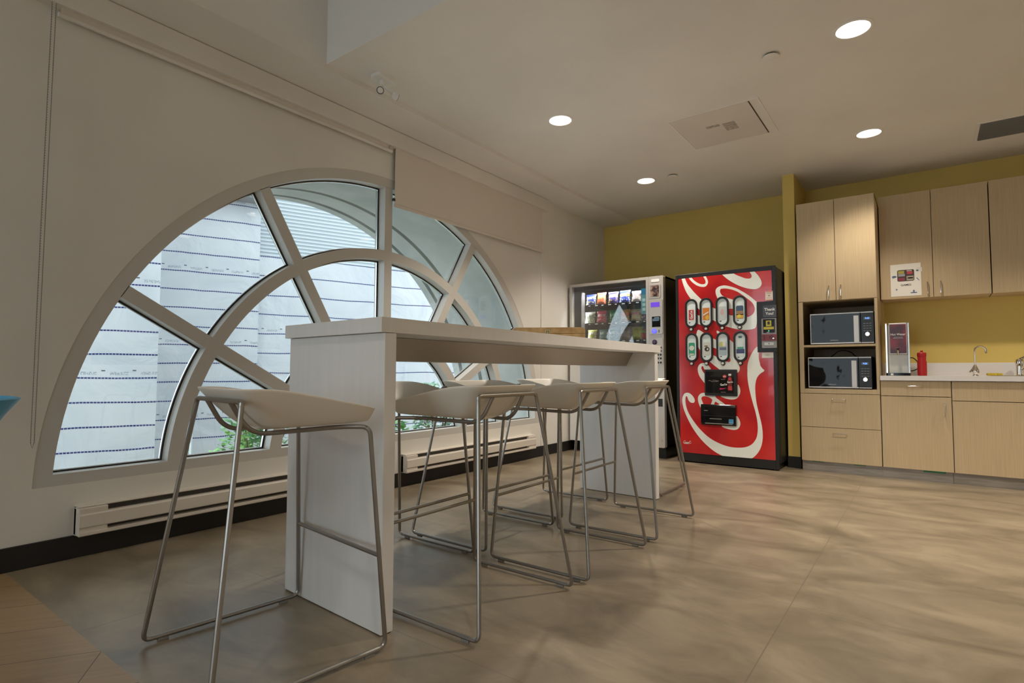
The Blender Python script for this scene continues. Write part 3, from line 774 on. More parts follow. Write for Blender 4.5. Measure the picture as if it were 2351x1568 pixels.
SCRIPT_WHITE= {'loop_small': [(1.408, 1.867), (1.424, 1.829), (1.456, 1.791), (1.499, 1.756), (1.542, 1.738), (1.581, 1.734), (1.602, 1.749), (1.613, 1.775), (1.61, 1.8), (1.596, 1.83), (1.576, 1.87), (1.542, 1.873), (1.568, 1.837), (1.584, 1.806), (1.589, 1.784), (1.585, 1.767), (1.567, 1.762), (1.539, 1.766), (1.5, 1.787), (1.46, 1.822), (1.432, 1.868)], 'band': [(1.341, 1.859), (1.35, 1.814), (1.364, 1.768), (1.385, 1.711), (1.411, 1.665), (1.436, 1.629), (1.471, 1.577), (1.501, 1.534), (1.524, 1.514), (1.552, 1.471), (1.523, 1.451), (1.5, 1.463), (1.462, 1.476), (1.462, 1.415), (1.501, 1.376), (1.525, 1.362), (1.586, 1.367), (1.651, 1.406), (1.677, 1.389), (1.724, 1.346), (1.772, 1.337), (1.827, 1.317), (1.893, 1.299), (1.958, 1.291), (2.013, 1.297), (2.055, 1.31), (2.063, 1.551), (2.053, 1.556), (2.003, 1.607), (1.958, 1.643), (1.906, 1.679), (1.867, 1.701), (1.817, 1.721), (1.774, 1.733), (1.758, 1.734), (1.717, 1.728), (1.692, 1.711), (1.682, 1.687), (1.686, 1.651), (1.699, 1.616), (1.711, 1.578), (1.727, 1.507), (1.679, 1.511), (1.651, 1.526), (1.589, 1.569), (1.544, 1.614), (1.505, 1.654), (1.469, 1.694), (1.437, 1.736), (1.408, 1.772), (1.387, 1.818), (1.373, 1.863)], 'loop_big': [(1.721, 1.873), (1.766, 1.821), (1.806, 1.783), (1.868, 1.738), (1.92, 1.709), (1.978, 1.685), (2.03, 1.674), (2.062, 1.674), (2.087, 1.687), (2.102, 1.709), (2.104, 1.736), (2.094, 1.765), (2.077, 1.797), (2.052, 1.83), (2.027, 1.864), (1.982, 1.87), (2.004, 1.835), (2.016, 1.813), (2.019, 1.796), (2.011, 1.781), (1.993, 1.777), (1.961, 1.783), (1.922, 1.802), (1.889, 1.819), (1.86, 1.836), (1.817, 1.87)], 'lower': [(1.502, 1.32), (1.532, 1.303), (1.563, 1.28), (1.609, 1.252), (1.653, 1.222), (1.679, 1.209), (1.739, 1.188), (1.806, 1.205), (1.812, 1.205), (1.838, 1.181), (1.864, 1.143), (1.865, 1.005), (1.887, 0.971), (1.896, 0.937), (1.893, 0.961), (1.897, 0.93), (1.89, 0.903), (1.877, 0.889), (1.847, 0.885), (1.711, 0.884), (1.711, 0.92), (1.667, 0.953), (1.62, 0.994), (1.581, 1.043), (1.525, 1.103), (1.501, 1.15), (1.476, 1.188), (1.485, 1.26)], 'wedge': [(1.687, 1.304), (1.723, 1.279), (1.743, 1.251), (1.698, 1.245), (1.699, 1.266), (1.687, 1.277)], 'loop_left': [(1.631, 0.92), (1.611, 0.951), (1.581, 0.978), (1.558, 0.985), (1.531, 0.981), (1.509, 0.965), (1.496, 0.937), (1.498, 0.897), (1.512, 0.855), (1.537, 0.818), (1.567, 0.781), (1.592, 0.764), (1.593, 0.847), (1.567, 0.875), (1.548, 0.897), (1.533, 0.927), (1.533, 0.946), (1.542, 0.954), (1.552, 0.952), (1.557, 0.932), (1.571, 0.911), (1.594, 0.893)], 'loop_right': [(1.873, 0.786), (1.888, 0.764), (1.898, 0.729), (1.895, 0.693), (1.88, 0.662), (1.86, 0.643), (1.825, 0.633), (1.782, 0.637), (1.742, 0.649), (1.714, 0.66), (1.714, 0.684), (1.861, 0.688)], 'loop_low': [(1.565, 0.692), (1.535, 0.691), (1.512, 0.676), (1.495, 0.65), (1.493, 0.618), (1.504, 0.576), (1.522, 0.54), (1.547, 0.532), (1.548, 0.585), (1.534, 0.615), (1.528, 0.637), (1.535, 0.652), (1.553, 0.659), (1.583, 0.657), (1.615, 0.644), (1.637, 0.629), (1.632, 0.609), (1.621, 0.585), (1.62, 0.567), (1.652, 0.568), (1.653, 0.587), (1.663, 0.613), (1.684, 0.599), (1.71, 0.583), (1.719, 0.571), (1.763, 0.573), (1.757, 0.586), (1.728, 0.607), (1.698, 0.627), (1.667, 0.65), (1.661, 0.678), (1.577, 0.676)], 'tail': [(1.857, 0.489), (1.878, 0.462), (1.892, 0.427), (1.892, 0.396), (1.876, 0.364), (1.85, 0.349), (1.816, 0.347), (1.768, 0.355), (1.72, 0.37), (1.721, 0.404), (1.839, 0.411)], 'swash': [(1.464, 0.604), (1.461, 0.63), (1.439, 0.663), (1.409, 0.686), (1.379, 0.689), (1.356, 0.679), (1.34, 0.652), (1.332, 0.622), (1.336, 0.577), (1.346, 0.525), (1.383, 0.438), (1.434, 0.344), (1.507, 0.246), (1.593, 0.166), (1.671, 0.115), (1.747, 0.086), (1.809, 0.067), (1.978, 0.083), (2.031, 0.133), (2.065, 0.191), (2.082, 0.254), (2.087, 0.33), (2.079, 0.411), (2.064, 0.48), (2.046, 0.562), (2.034, 0.631), (2.029, 0.714), (2.029, 0.777), (2.042, 0.84), (2.072, 0.882), (2.118, 0.909), (2.092, 0.93), (2.073, 0.965), (2.077, 0.97), (2.068, 1.003), (2.065, 1.044), (2.069, 1.084), (2.056, 1.143), (2.025, 1.105), (2.002, 1.068), (1.982, 1.024), (1.968, 0.977), (1.963, 0.936), (1.964, 0.93), (1.962, 0.846), (1.971, 0.769), (1.986, 0.692), (2.007, 0.602), (2.026, 0.533), (2.041, 0.451), (2.046, 0.375), (2.038, 0.305), (2.021, 0.263), (1.987, 0.219), (1.927, 0.189), (1.839, 0.181), (1.756, 0.19), (1.665, 0.222), (1.594, 0.26), (1.53, 0.314), (1.472, 0.376), (1.421, 0.447), (1.388, 0.505), (1.37, 0.564), (1.365, 0.623), (1.372, 0.653), (1.385, 0.655), (1.397, 0.613), (1.419, 0.591), (1.449, 0.587)]}
SCRIPT_RED= {'hole_top': [(1.732, 1.702), (1.766, 1.704), (1.8, 1.698), (1.85, 1.682), (1.893, 1.659), (1.932, 1.628), (1.97, 1.594), (2.005, 1.564), (2.024, 1.539), (2.036, 1.511), (2.04, 1.48), (2.032, 1.453), (2.012, 1.431), (1.99, 1.418), (1.96, 1.413), (1.895, 1.427), (1.839, 1.437), (1.809, 1.442), (1.779, 1.475), (1.81, 1.505), (1.84, 1.5), (1.89, 1.503), (1.891, 1.565), (1.842, 1.592), (1.795, 1.607), (1.758, 1.628), (1.743, 1.639), (1.729, 1.662), (1.725, 1.683), (1.733, 1.702)], 'stripe': [(1.547, 1.115), (1.6, 1.142), (1.652, 1.134), (1.678, 1.123), (1.737, 1.097), (1.787, 1.058), (1.81, 1.026), (1.815, 1.006), (1.803, 0.99), (1.783, 0.994), (1.736, 1.017), (1.678, 1.045), (1.652, 1.062), (1.599, 1.085)]}
# ------------------------------------------------------------------ snack vending machine
SX0, SX1, SY, SH = 0.035, 1.155, 5.55, 1.893
sn = thing('snack_machine', 'black and silver snack vending machine with rows of crisp bags behind glass', 'vending machine', (0.6, 5.9, 0))
cab = MB()
cab.box(SX0, SX1, SY + 0.06, SY + 0.075, 0.12, 0.985)            # lower front bulkhead
cab.box(SX0, SX1, 6.40, 6.43, 0.12, SH)                            # back
cab.box(SX0, SX0 + 0.02, SY + 0.06, 6.40, 0.12, SH); cab.box(SX1 - 0.02, SX1, SY + 0.06, 6.40, 0.12, SH)
cab.box(SX0, SX1, SY + 0.06, 6.40, SH - 0.02, SH); cab.box(SX0, SX1, SY + 0.06, 6.40, 0.12, 0.14)
cab.box(0.972, 0.985, SY + 0.06, 6.40, 0.12, SH)                   # divider beside the product area
build('cabinet', cab, M['black_paint'], sn)
build('plinth', box(SX0 + 0.03, SX1 - 0.03, SY + 0.10, 6.38, 0.0, 0.12), M['black'], sn)
def frame(name, x0, x1, z0, z1, w, y0, y1, m, parent, wb=None, wt=None):
    wb = w if wb is None else wb; wt = w if wt is None else wt
    mb = MB(); mb.box(x0, x0 + w, y0, y1, z0, z1); mb.box(x1 - w, x1, y0, y1, z0, z1)
    mb.box(x0 + w, x1 - w, y0, y1, z1 - wt, z1); mb.box(x0 + w, x1 - w, y0, y1, z0, z0 + wb)
    return build(name, mb, m, parent, bevel=0.002)
frame('door_frame', SX0, 0.993, 0.985, SH, 0.030, SY, SY + 0.055, M['silver'], sn)
build('door_glass', box(SX0 + 0.030, 0.963, SY + 0.020, SY + 0.026, 1.015, SH - 0.03), M['snack_glass'], sn)
build('lower_door', box(SX0, 0.993, SY, SY + 0.055, 0.12, 0.982), M['white'], sn, bevel=0.004)
build('delivery_flap', box(0.22, 0.80, SY - 0.008, SY, 0.42, 0.66), M['black'], sn, bevel=0.004)
build('side_light', box(0.165, 0.172, SY + 0.035, SY + 0.113, 1.03, 1.80), M['silver_dark'], sn)
cp_ = build('control_panel', MB().prism(rrect(0.996, SX1, 0.12, SH, 0.012), SY - 0.004, SY + 0.058, 'y'), M['silver'], sn, bevel=0.006)
f = build('picture_bezel', MB().prism(rrect(1.004, 1.128, 1.660, 1.810, 0.014), SY - 0.016, SY - 0.004, 'y'), M['silver'], sn, bevel=0.004)
pm = mat('person_picture', (0.12, 0.06, 0.05), 0.4); noise_color(pm, (0.03, 0.015, 0.015), (0.42, 0.28, 0.22), nscale=22, detail=2, lo=0.42, hi=0.6)
build('picture', box(1.020, 1.114, SY - 0.0175, SY - 0.0155, 1.678, 1.795), pm, f)
build('badge', MB().prism(rrect(1.026, 1.113, 1.832, 1.861, 0.008), SY - 0.008, SY - 0.004, 'y'), M['white'], sn)
build('payment_panel', MB().prism(rrect(1.008, 1.150, 1.285, 1.650, 0.016), SY - 0.018, SY - 0.004, 'y'), M['silver'], sn, bevel=0.005)
build('reader_screen', box(1.024, 1.120, SY - 0.0195, SY - 0.0175, 1.568, 1.617), M['purple'], sn)
ds = build('display_screen', box(1.036, 1.126, SY - 0.0195, SY - 0.0175, 1.360, 1.468), M['black_gloss'], sn)
lm = mat('screen_text', (0.2, 0.3, 0.4), 0.4, emis=(0.35, 0.5, 0.65), estr=0.35)
for k, (a, b, z) in enumerate(((1.06, 1.115, 1.452), (1.043, 1.118, 1.438), (1.043, 1.112, 1.424))):
    build('text_line', box(a, b, SY - 0.0200, SY - 0.0194, z, z + 0.006), lm, ds)
bt = build('round_button', MB().lathe([(0.026, 0), (0.026, -0.006), (0.022, -0.008)], (1.060, SY - 0.0175, 1.317), 'y', 24), M['btnblue'], sn, smooth=True)
text('numeral', '1', 0.036, M['white'], bt, (1.060, SY - 0.0262, 1.317))
build('coin_slot', box(1.107, 1.114, SY - 0.0195, SY - 0.0175, 1.300, 1.330), M['black'], sn)
build('keypad_panel', MB().prism(rrect(1.030, 1.148, 0.968, 1.246, 0.016), SY - 0.012, SY - 0.004, 'y'), M['silver'], sn, bevel=0.004)
bt = build('round_button', MB().lathe([(0.026, 0), (0.026, -0.006), (0.022, -0.008)], (1.060, SY - 0.0115, 1.203), 'y', 24), mat('violet_button', (0.03, 0.015, 0.06), 0.3), sn, smooth=True)
text('numeral', '2', 0.036, mat('violet_print', (0.3, 0.25, 0.45), 0.4), bt, (1.060, SY - 0.0202, 1.203))
for z in (1.145, 1.110, 1.072, 1.034, 0.991):
    for x in (1.064, 1.094, 1.124):
        build('key', MB().lathe([(0.011, 0), (0.011, -0.004), (0.008, -0.005)], (x, SY - 0.0115, z), 'y', 14), M['black'], sn, smooth=True)
build('lock', MB().lathe([(0.012, 0), (0.012, -0.005)], (1.128, SY - 0.004, 0.20), 'y', 16), M['coin'], sn, smooth=True)
build('return_cup', frame_mb := box(1.085, 1.135, SY - 0.0065, SY - 0.004, 0.54, 0.62), M['black'], sn)
def inside(x, z, y=5.68):       # move a point seen on the door plane to its real depth inside the machine
    k = y / 5.55
    return 3.32 + (x - 3.32) * k, 0.9 + (z - 0.9) * k
tray_z = []
for zf_ in (1.634, 1.430, 1.233):
    _, z = inside(0.5, zf_); tray_z.append(z)
    tr = build('tray', box(0.178, 0.968, 5.66, 6.30, z - 0.006, z), M['black'], sn)
    build('price_rail', box(0.178, 0.968, 5.652, 5.66, z - 0.030, z + 0.006), M['black_gloss'], tr)
    for k in range(9):
        x = 0.225 + k * 0.083
        build('price_tag', box(x, x + 0.022 + 0.012 * (k % 2), 5.6505, 5.652, z - 0.012, z - 0.003), M['white'], tr)
    for k in range(6):
        x = 0.235 + k * 0.125
        co_ = [(x + 0.045 + 0.040 * math.cos(a), 5.66 + 0.60 * a / (14 * PI), z + 0.047 + 0.042 * math.sin(a)) for a in [i * PI / 6 for i in range(84)]]
        build('coil', MB().tube(co_, 0.0018, 5), M['steel'], tr)
sl = build('promo_strip', box(0.897, 0.961, SY + 0.0265, SY + 0.0275, 1.506, 1.779), mat('teal_strip', (0.22, 0.52, 0.58), 0.4), sn)
build('strip_header', box(0.899, 0.959, SY + 0.0258, SY + 0.0266, 1.715, 1.777), mat('blue_header', (0.02, 0.22, 0.42), 0.4), sl)
for z in (1.655, 1.605, 1.555):
    build('strip_icon', MB().prism(rrect(0.912, 0.946, z - 0.014, z + 0.018, 0.006), SY + 0.0258, SY + 0.0266, 'y'), mat('strip_icon_print', (0.45, 0.68, 0.70), 0.4), sl)
# interior lamps of the machine, tucked behind their hoods
build('lamp_hood', box(SX0 + 0.03, 0.963, SY + 0.056, SY + 0.062, SH - 0.075, SH - 0.021), M['black'], sn)
def strip_lamp(loc, rot, sx_, sy_, e):
    ld = bpy.data.lights.new('strip_lamp', 'AREA'); ld.energy = e; ld.shape = 'RECTANGLE'; ld.size = sx_; ld.size_y = sy_; ld.color = (0.95, 0.97, 1.0)
    lo = link(bpy.data.objects.new('strip_lamp', ld)); lo.parent = sn; lo.location = Vector(loc) - sn.location; lo.rotation_euler = rot
strip_lamp((0.56, 5.632, SH - 0.03), (R(25), 0, 0), 0.72, 0.02, 9.0)
strip_lamp((0.115, 5.675, 1.42), (PI / 2, 0, R(-78)), 0.02, 0.72, 3.0)

def bag_mat(name, base, accent, blob):
    m = mat(name, base, 0.32, spec=0.5)
    tc = N(m, 'ShaderNodeTexCoord'); sx = N(m, 'ShaderNodeSeparateXYZ'); L(m, tc.outputs['Object'], sx.inputs['Vector'])
    def mth(op, a, b):
        n = N(m, 'ShaderNodeMath'); n.operation = op
        for i, v in enumerate((a, b)):
            if isinstance(v, (int, float)): n.inputs[i].default_value = v
            else: L(m, v, n.inputs[i])
        return n.outputs[0]
    nz = N(m, 'ShaderNodeTexNoise'); nz.inputs['Scale'].default_value = 48; nz.inputs['Detail'].default_value = 2
    L(m, tc.outputs['Object'], nz.inputs['Vector'])
    band = mth('MULTIPLY', mth('GREATER_THAN', sx.outputs['Z'], 0.075), mth('LESS_THAN', sx.outputs['Z'], 0.105))
    band = mth('MULTIPLY', band, mth('GREATER_THAN', nz.outputs['Fac'], 0.44))
    low = mth('MULTIPLY', mth('LESS_THAN', sx.outputs['Z'], 0.062), mth('GREATER_THAN', nz.outputs['Fac'], 0.54))
    m1 = N(m, 'ShaderNodeMixRGB'); m1.inputs['Color1'].default_value = base + (1,); m1.inputs['Color2'].default_value = accent + (1,)
    L(m, band, m1.inputs['Fac'])
    m2 = N(m, 'ShaderNodeMixRGB'); m2.inputs['Color2'].default_value = blob + (1,)
    L(m, low, m2.inputs['Fac']); L(m, m1.outputs['Color'], m2.inputs['Color1']); L(m, m2.outputs['Color'], BS(m).inputs['Base Color'])
    return m
def bag_mesh(w, h, d):
    mb = MB(); bm = mb.bm; nx, nz_ = 10, 14
    rnd = random.Random(int(w * 1000 + h * 3333)); fr = []; bk = []
    for j in range(nz_ + 1):
        v = j / nz_; rf = []; rb = []
        pin = math.sin(PI * min(1, max(0, (v - 0.06) / 0.86))) ** 0.55 if 0.06 < v < 0.92 else 0.0
        wd = w * (1 - 0.10 * pin + 0.03 * math.sin(v * 9))
        for i in range(nx + 1):
            u = i / nx - 0.5; t = d * 0.5 * pin * max(0, 1 - (2 * abs(u)) ** 2.2) ** 0.6
            wob = 0.0025 * math.sin(u * 23 + v * 7) + rnd.uniform(-.0012, .0012)
            x = u * wd; z = v * h; lean = 0.010 * v
            rf.append(bm.verts.new((x, -t + wob * (0.3 + pin) + lean, z))); rb.append(bm.verts.new((x, t + 0.002 + wob * (0.3 + pin) + lean, z)))
        fr.append(rf); bk.append(rb)
    for j in range(nz_):
        for i in range(nx):
            bm.faces.new((fr[j][i], fr[j][i + 1], fr[j + 1][i + 1], fr[j + 1][i])); bm.faces.new((bk[j][i], bk[j][i + 1], bk[j + 1][i + 1], bk[j + 1][i]))
        for i in (0, nx): bm.faces.new((fr[j][i], fr[j + 1][i], bk[j + 1][i], bk[j][i]))
    for j in (0, nz_):
        for i in range(nx): bm.faces.new((fr[j][i], fr[j][i + 1], bk[j][i + 1], bk[j][i]))
    return mb
BAGS = [  # row, centre x on the door plane, width, height, base, accent, lower print, label
    (0, 0.315, 0.120, 0.120, (0.03, 0.05, 0.22), (0.55, 0.55, 0.58), (0.75, 0.62, 0.10), 'navy crisp bag with a silver band, first on the top shelf'),
    (0, 0.442, 0.110, 0.130, (0.42, 0.10, 0.05), (0.65, 0.45, 0.08), (0.60, 0.16, 0.04), 'rust red crisp bag with a yellow top, second on the top shelf'),
    (0, 0.588, 0.110, 0.128, (0.05, 0.04, 0.20), (0.45, 0.35, 0.55), (0.45, 0.30, 0.06), 'dark purple crisp bag, third on the top shelf'),
    (0, 0.722, 0.125, 0.132, (0.04, 0.06, 0.30), (0.75, 0.58, 0.05), (0.55, 0.58, 0.70), 'blue crisp bag with a yellow top, fourth on the top shelf'),
    (0, 0.858, 0.100, 0.118, (0.38, 0.30, 0.27), (0.20, 0.12, 0.10), (0.70, 0.60, 0.52), 'beige snack bag, fifth on the top shelf'),
    (1, 0.300, 0.118, 0.125, (0.42, 0.42, 0.32), (0.30, 0.34, 0.20), (0.80, 0.78, 0.40), 'pale green crisp bag, first on the middle shelf'),
    (1, 0.440, 0.112, 0.128, (0.50, 0.04, 0.08), (0.65, 0.35, 0.35), (0.70, 0.30, 0.28), 'crimson crisp bag, second on the middle shelf behind the bright reflection'),
    (1, 0.600, 0.120, 0.132, (0.03, 0.20, 0.09), (0.15, 0.38, 0.20), (0.35, 0.42, 0.22), 'dark green crisp bag, third on the middle shelf'),
    (1, 0.726, 0.108, 0.130, (0.42, 0.20, 0.03), (0.75, 0.12, 0.04), (0.60, 0.42, 0.45), 'orange crisp bag with red lettering, fourth on the middle shelf'),
    (1, 0.855, 0.115, 0.125, (0.48, 0.40, 0.24), (0.60, 0.20, 0.25), (0.62, 0.52, 0.30), 'tan snack bag, fifth on the middle shelf'),
    (1, 0.945, 0.070, 0.100, (0.10, 0.03, 0.12), (0.6, 0.2, 0.4), (0.7, 0.6, 0.5), 'dark plum snack bag, last on the middle shelf beside the blue strip'),
    (2, 0.325, 0.110, 0.120, (0.45, 0.45, 0.08), (0.75, 0.70, 0.50), (0.80, 0.75, 0.60), 'yellow green crisp bag, first on the lower shelf by the game box'),
    (2, 0.470, 0.110, 0.120, (0.10, 0.25, 0.24), (0.50, 0.56, 0.52), (0.40, 0.45, 0.38), 'grey green crisp bag, second on the lower shelf behind the bright reflection'),
    (2, 0.592, 0.120, 0.138, (0.03, 0.16, 0.14), (0.42, 0.44, 0.40), (0.42, 0.36, 0.20), 'deep teal crisp bag with a grey top, third on the lower shelf'),
    (2, 0.728, 0.120, 0.140, (0.28, 0.22, 0.19), (0.46, 0.43, 0.39), (0.40, 0.32, 0.24), 'brown crisp bag with a grey top, fourth on the lower shelf'),
    (2, 0.862, 0.112, 0.128, (0.42, 0.42, 0.06), (0.55, 0.52, 0.12), (0.62, 0.55, 0.20), 'lime yellow crisp bag, fifth on the lower shelf'),
    (2, 0.948, 0.070, 0.105, (0.55, 0.04, 0.04), (0.30, 0.50, 0.15), (0.6, 0.1, 0.08), 'bright red snack bag, last on the lower shelf'),
]
for r_, x, w, h, b, a, p, lab in BAGS:
    X, _ = inside(x, 1.5, 5.71)
    o = build('crisp_bag', bag_mesh(w * 1.12, h * 1.12, 0.055), bag_mat('bag_print', b, a, p), None, smooth=True, angle=50)
    o.location = (X, 5.70, tray_z[r_] + 0.0005); o.rotation_euler = (R(-4), 0, R(random.uniform(-9, 9)))
    tag(o, lab, 'crisp bag', 'crisp bags in the snack machine')

# ------------------------------------------------------------------ drinks machine
CX0, CX1, CYF, CH = 1.280, 2.222, 5.570, 1.882
dm = thing('drinks_machine', 'tall red drinks vending machine with white script and eight oval selection windows', 'vending machine', (1.75, 5.95, 0))
build('cabinet', box(CX0 + 0.01, CX1 + 0.005, CYF + 0.03, 6.40, 0.06, CH - 0.01), M['black_paint'], dm, bevel=0.006)
build('plinth', box(CX0 + 0.03, CX1 - 0.02, CYF + 0.05, 6.38, 0.0, 0.06), M['black'], dm)
PX0, PX1, PZ0, PZ1 = 1.308, 2.190, 0.095, 1.840
fr_ = MB()
fr_.box(CX0, PX0, CYF - 0.010, CYF + 0.03, 0.012, CH); fr_.box(PX1, CX1, CYF - 0.010, CYF + 0.03, 0.012, CH)
fr_.box(PX0, PX1, CYF - 0.010, CYF + 0.03, PZ1, CH); fr_.box(PX0, PX1, CYF - 0.010, CYF + 0.03, 0.012, PZ0)
build('door_frame', fr_, M['black'], dm, bevel=0.003)
HB = 0.016
def yb(x):      # gently bowed sign face
    q = (x - (PX0 + PX1) / 2) / ((PX1 - PX0) / 2)
    return CYF - 0.006 - HB * (1 - q * q)
CUTS = [PX0 + (PX1 - PX0) * i / 28 for i in range(1, 28)]
def bowed(polys, off, x0=PX0, x1=PX1, z0=PZ0, z1=PZ1):
    """flat outlines in (x, z) laid on the bowed sign face, off metres proud of it"""
    mb = MB(); bm = mb.bm
    for pts in polys:
        vs = [bm.verts.new((p[0], 0, p[1])) for p in pts]
        for t in tessellate_polygon([[Vector((p[0], p[1], 0)) for p in pts]]):
            try: bm.faces.new([vs[i] for i in t])
            except ValueError: pass
    def cut(co, no, **kw):
        g = bm.verts[:] + bm.edges[:] + bm.faces[:]
        bmesh.ops.bisect_plane(bm, geom=g, plane_co=co, plane_no=no, dist=1e-6, **kw)
    cut((x0, 0, 0), (-1, 0, 0), clear_outer=True); cut((x1, 0, 0), (1, 0, 0), clear_outer=True)
    cut((0, 0, z0), (0, 0, -1), clear_outer=True); cut((0, 0, z1), (0, 0, 1), clear_outer=True)
    for c in CUTS: cut((c, 0, 0), (1, 0, 0))
    for v in bm.verts: v.co.y = yb(v.co.x) - off
    bmesh.ops.remove_doubles(bm, verts=bm.verts, dist=1e-5)
    return mb
fp = build('sign_face', bowed([[(PX0, PZ0), (PX1, PZ0), (PX1, PZ1), (PX0, PZ1)]], 0.0), M['red'], dm, smooth=True, angle=80)
for k, v in SCRIPT_WHITE.items():
    build('script_stroke', bowed([chaikin(v, 2)], 0.0008), M['script'], fp, smooth=True, angle=80)
for k, v in SCRIPT_RED.items():
    build('script_counter', bowed([chaikin(v, 2)], 0.0014), M['red'], fp, smooth=True, angle=80)

def stadium(cx, cz, w, h, n=14):
    r = w / 2; d = h / 2 - r
    return [(cx + r * math.cos(a), cz + d + r * math.sin(a)) for a in [PI * i / n for i in range(n + 1)]] + \
           [(cx + r * math.cos(a), cz - d + r * math.sin(a)) for a in [PI + PI * i / n for i in range(n + 1)]]
def ring_prism(o, i_, y0, y1):
    mb = MB(); bm = mb.bm; n = len(o)
    V = lambda y, ps: [bm.verts.new((p[0], y, p[1])) for p in ps]
    A, B, C_, D = V(y0, o), V(y0, i_), V(y1, o), V(y1, i_)
    for k in range(n):
        j = (k + 1) % n
        bm.faces.new((A[k], A[j], B[j], B[k])); bm.faces.new((C_[k], C_[j], D[j], D[k]))
        bm.faces.new((A[k], A[j], C_[j], C_[k])); bm.faces.new((B[k], B[j], D[j], D[k]))
    return mb
def flat(name, pts, y, m, parent, th=0.0006):
    return build(name, MB().prism(pts, y - th, y, 'y'), m, parent)
def tone(name, c, rough=0.35): 
    if name not in M: M[name] = mat(name, c, rough)
    return M[name]
def script_word(name, x, z, w, m, parent, y, wt=0.085, rot=0.0):
    """the small flowing word mark, drawn as ribbons"""
    circ = lambda cx, cy, r: [(cx + r * math.cos(a), cy + r * 1.15 * math.sin(a)) for a in [2 * PI * i / 12 for i in range(13)]]
    bigC = [(0.72, 0.72), (0.66, 0.92), (0.45, 0.98), (0.22, 0.78), (0.08, 0.45), (0.12, 0.14), (0.32, 0.02), (0.58, 0.10), (0.78, 0.30)]
    S = [bigC, circ(1.02, .24, .17), [(1.56, .36), (1.44, .44), (1.30, .32), (1.30, .12), (1.44, .05), (1.60, .18)], circ(1.82, .24, .16), [(2.0, .42), (1.97, .12), (2.07, .08)],
         [(2.08, .30), (2.2, .33)], [(a + 2.12, b) for a, b in bigC], circ(3.14, .24, .17), [(3.40, .06), (3.44, .5), (3.56, 1.0)], circ(3.78, .24, .16), [(3.96, .42), (3.93, .12), (4.05, .08)],
         [(0.25, -0.02), (0.75, -0.20), (1.5, -0.10), (2.2, -0.22)]]
    mb = MB(); k = w / 4.05; ca, sa = math.cos(rot), math.sin(rot)
    for st in S:
        n = len(st)
        lf, rg = [], []
        for i, p in enumerate(st):
            a = st[max(0, i - 1)]; b = st[min(n - 1, i + 1)]
            d = Vector((b[0] - a[0], b[1] - a[1])).normalized() if b != a else Vector((1, 0)); nn = Vector((-d.y, d.x)) * wt * (1.0 if 0 < i < n - 1 else 0.6)
            for lst, q in ((lf, (p[0] + nn.x, p[1] + nn.y)), (rg, (p[0] - nn.x, p[1] - nn.y))):
                q = (q[0] + 0.18 * q[1], q[1])
                lst.append(mb.bm.verts.new((x + k * (q[0] * ca - q[1] * sa), y, z + k * (q[0] * sa + q[1] * ca))))
        for i in range(n - 1): mb.bm.faces.new((lf[i], lf[i + 1], rg[i + 1], rg[i]))
    r = bmesh.ops.extrude_face_region(mb.bm, geom=mb.bm.faces[:])
    bmesh.ops.translate(mb.bm, verts=[v for v in r['geom'] if isinstance(v, bmesh.types.BMVert)], vec=(0, -0.0004, 0))
    return build(name, mb, m, parent)
OX = (1.441, 1.589, 1.745, 1.906); OZ = (1.480, 1.138)
def can(cx, cz, w, h): # outline of a drinks can
    a, b = w / 2, h / 2
    return [(cx - a * .8, cz - b), (cx + a * .8, cz - b), (cx + a, cz - b * .86), (cx + a, cz + b * .82), (cx + a * .78, cz + b), (cx - a * .78, cz + b), (cx - a, cz + b * .82), (cx - a, cz - b * .86)]
def rect(cx, cz, w, h): return [(cx - w / 2, cz - h / 2), (cx + w / 2, cz - h / 2), (cx + w / 2, cz + h / 2), (cx - w / 2, cz + h / 2)]
def ell(cx, cz, w, h, n=18): return [(cx + w / 2 * math.cos(2 * PI * i / n), cz + h / 2 * math.sin(2 * PI * i / n)) for i in range(n)]
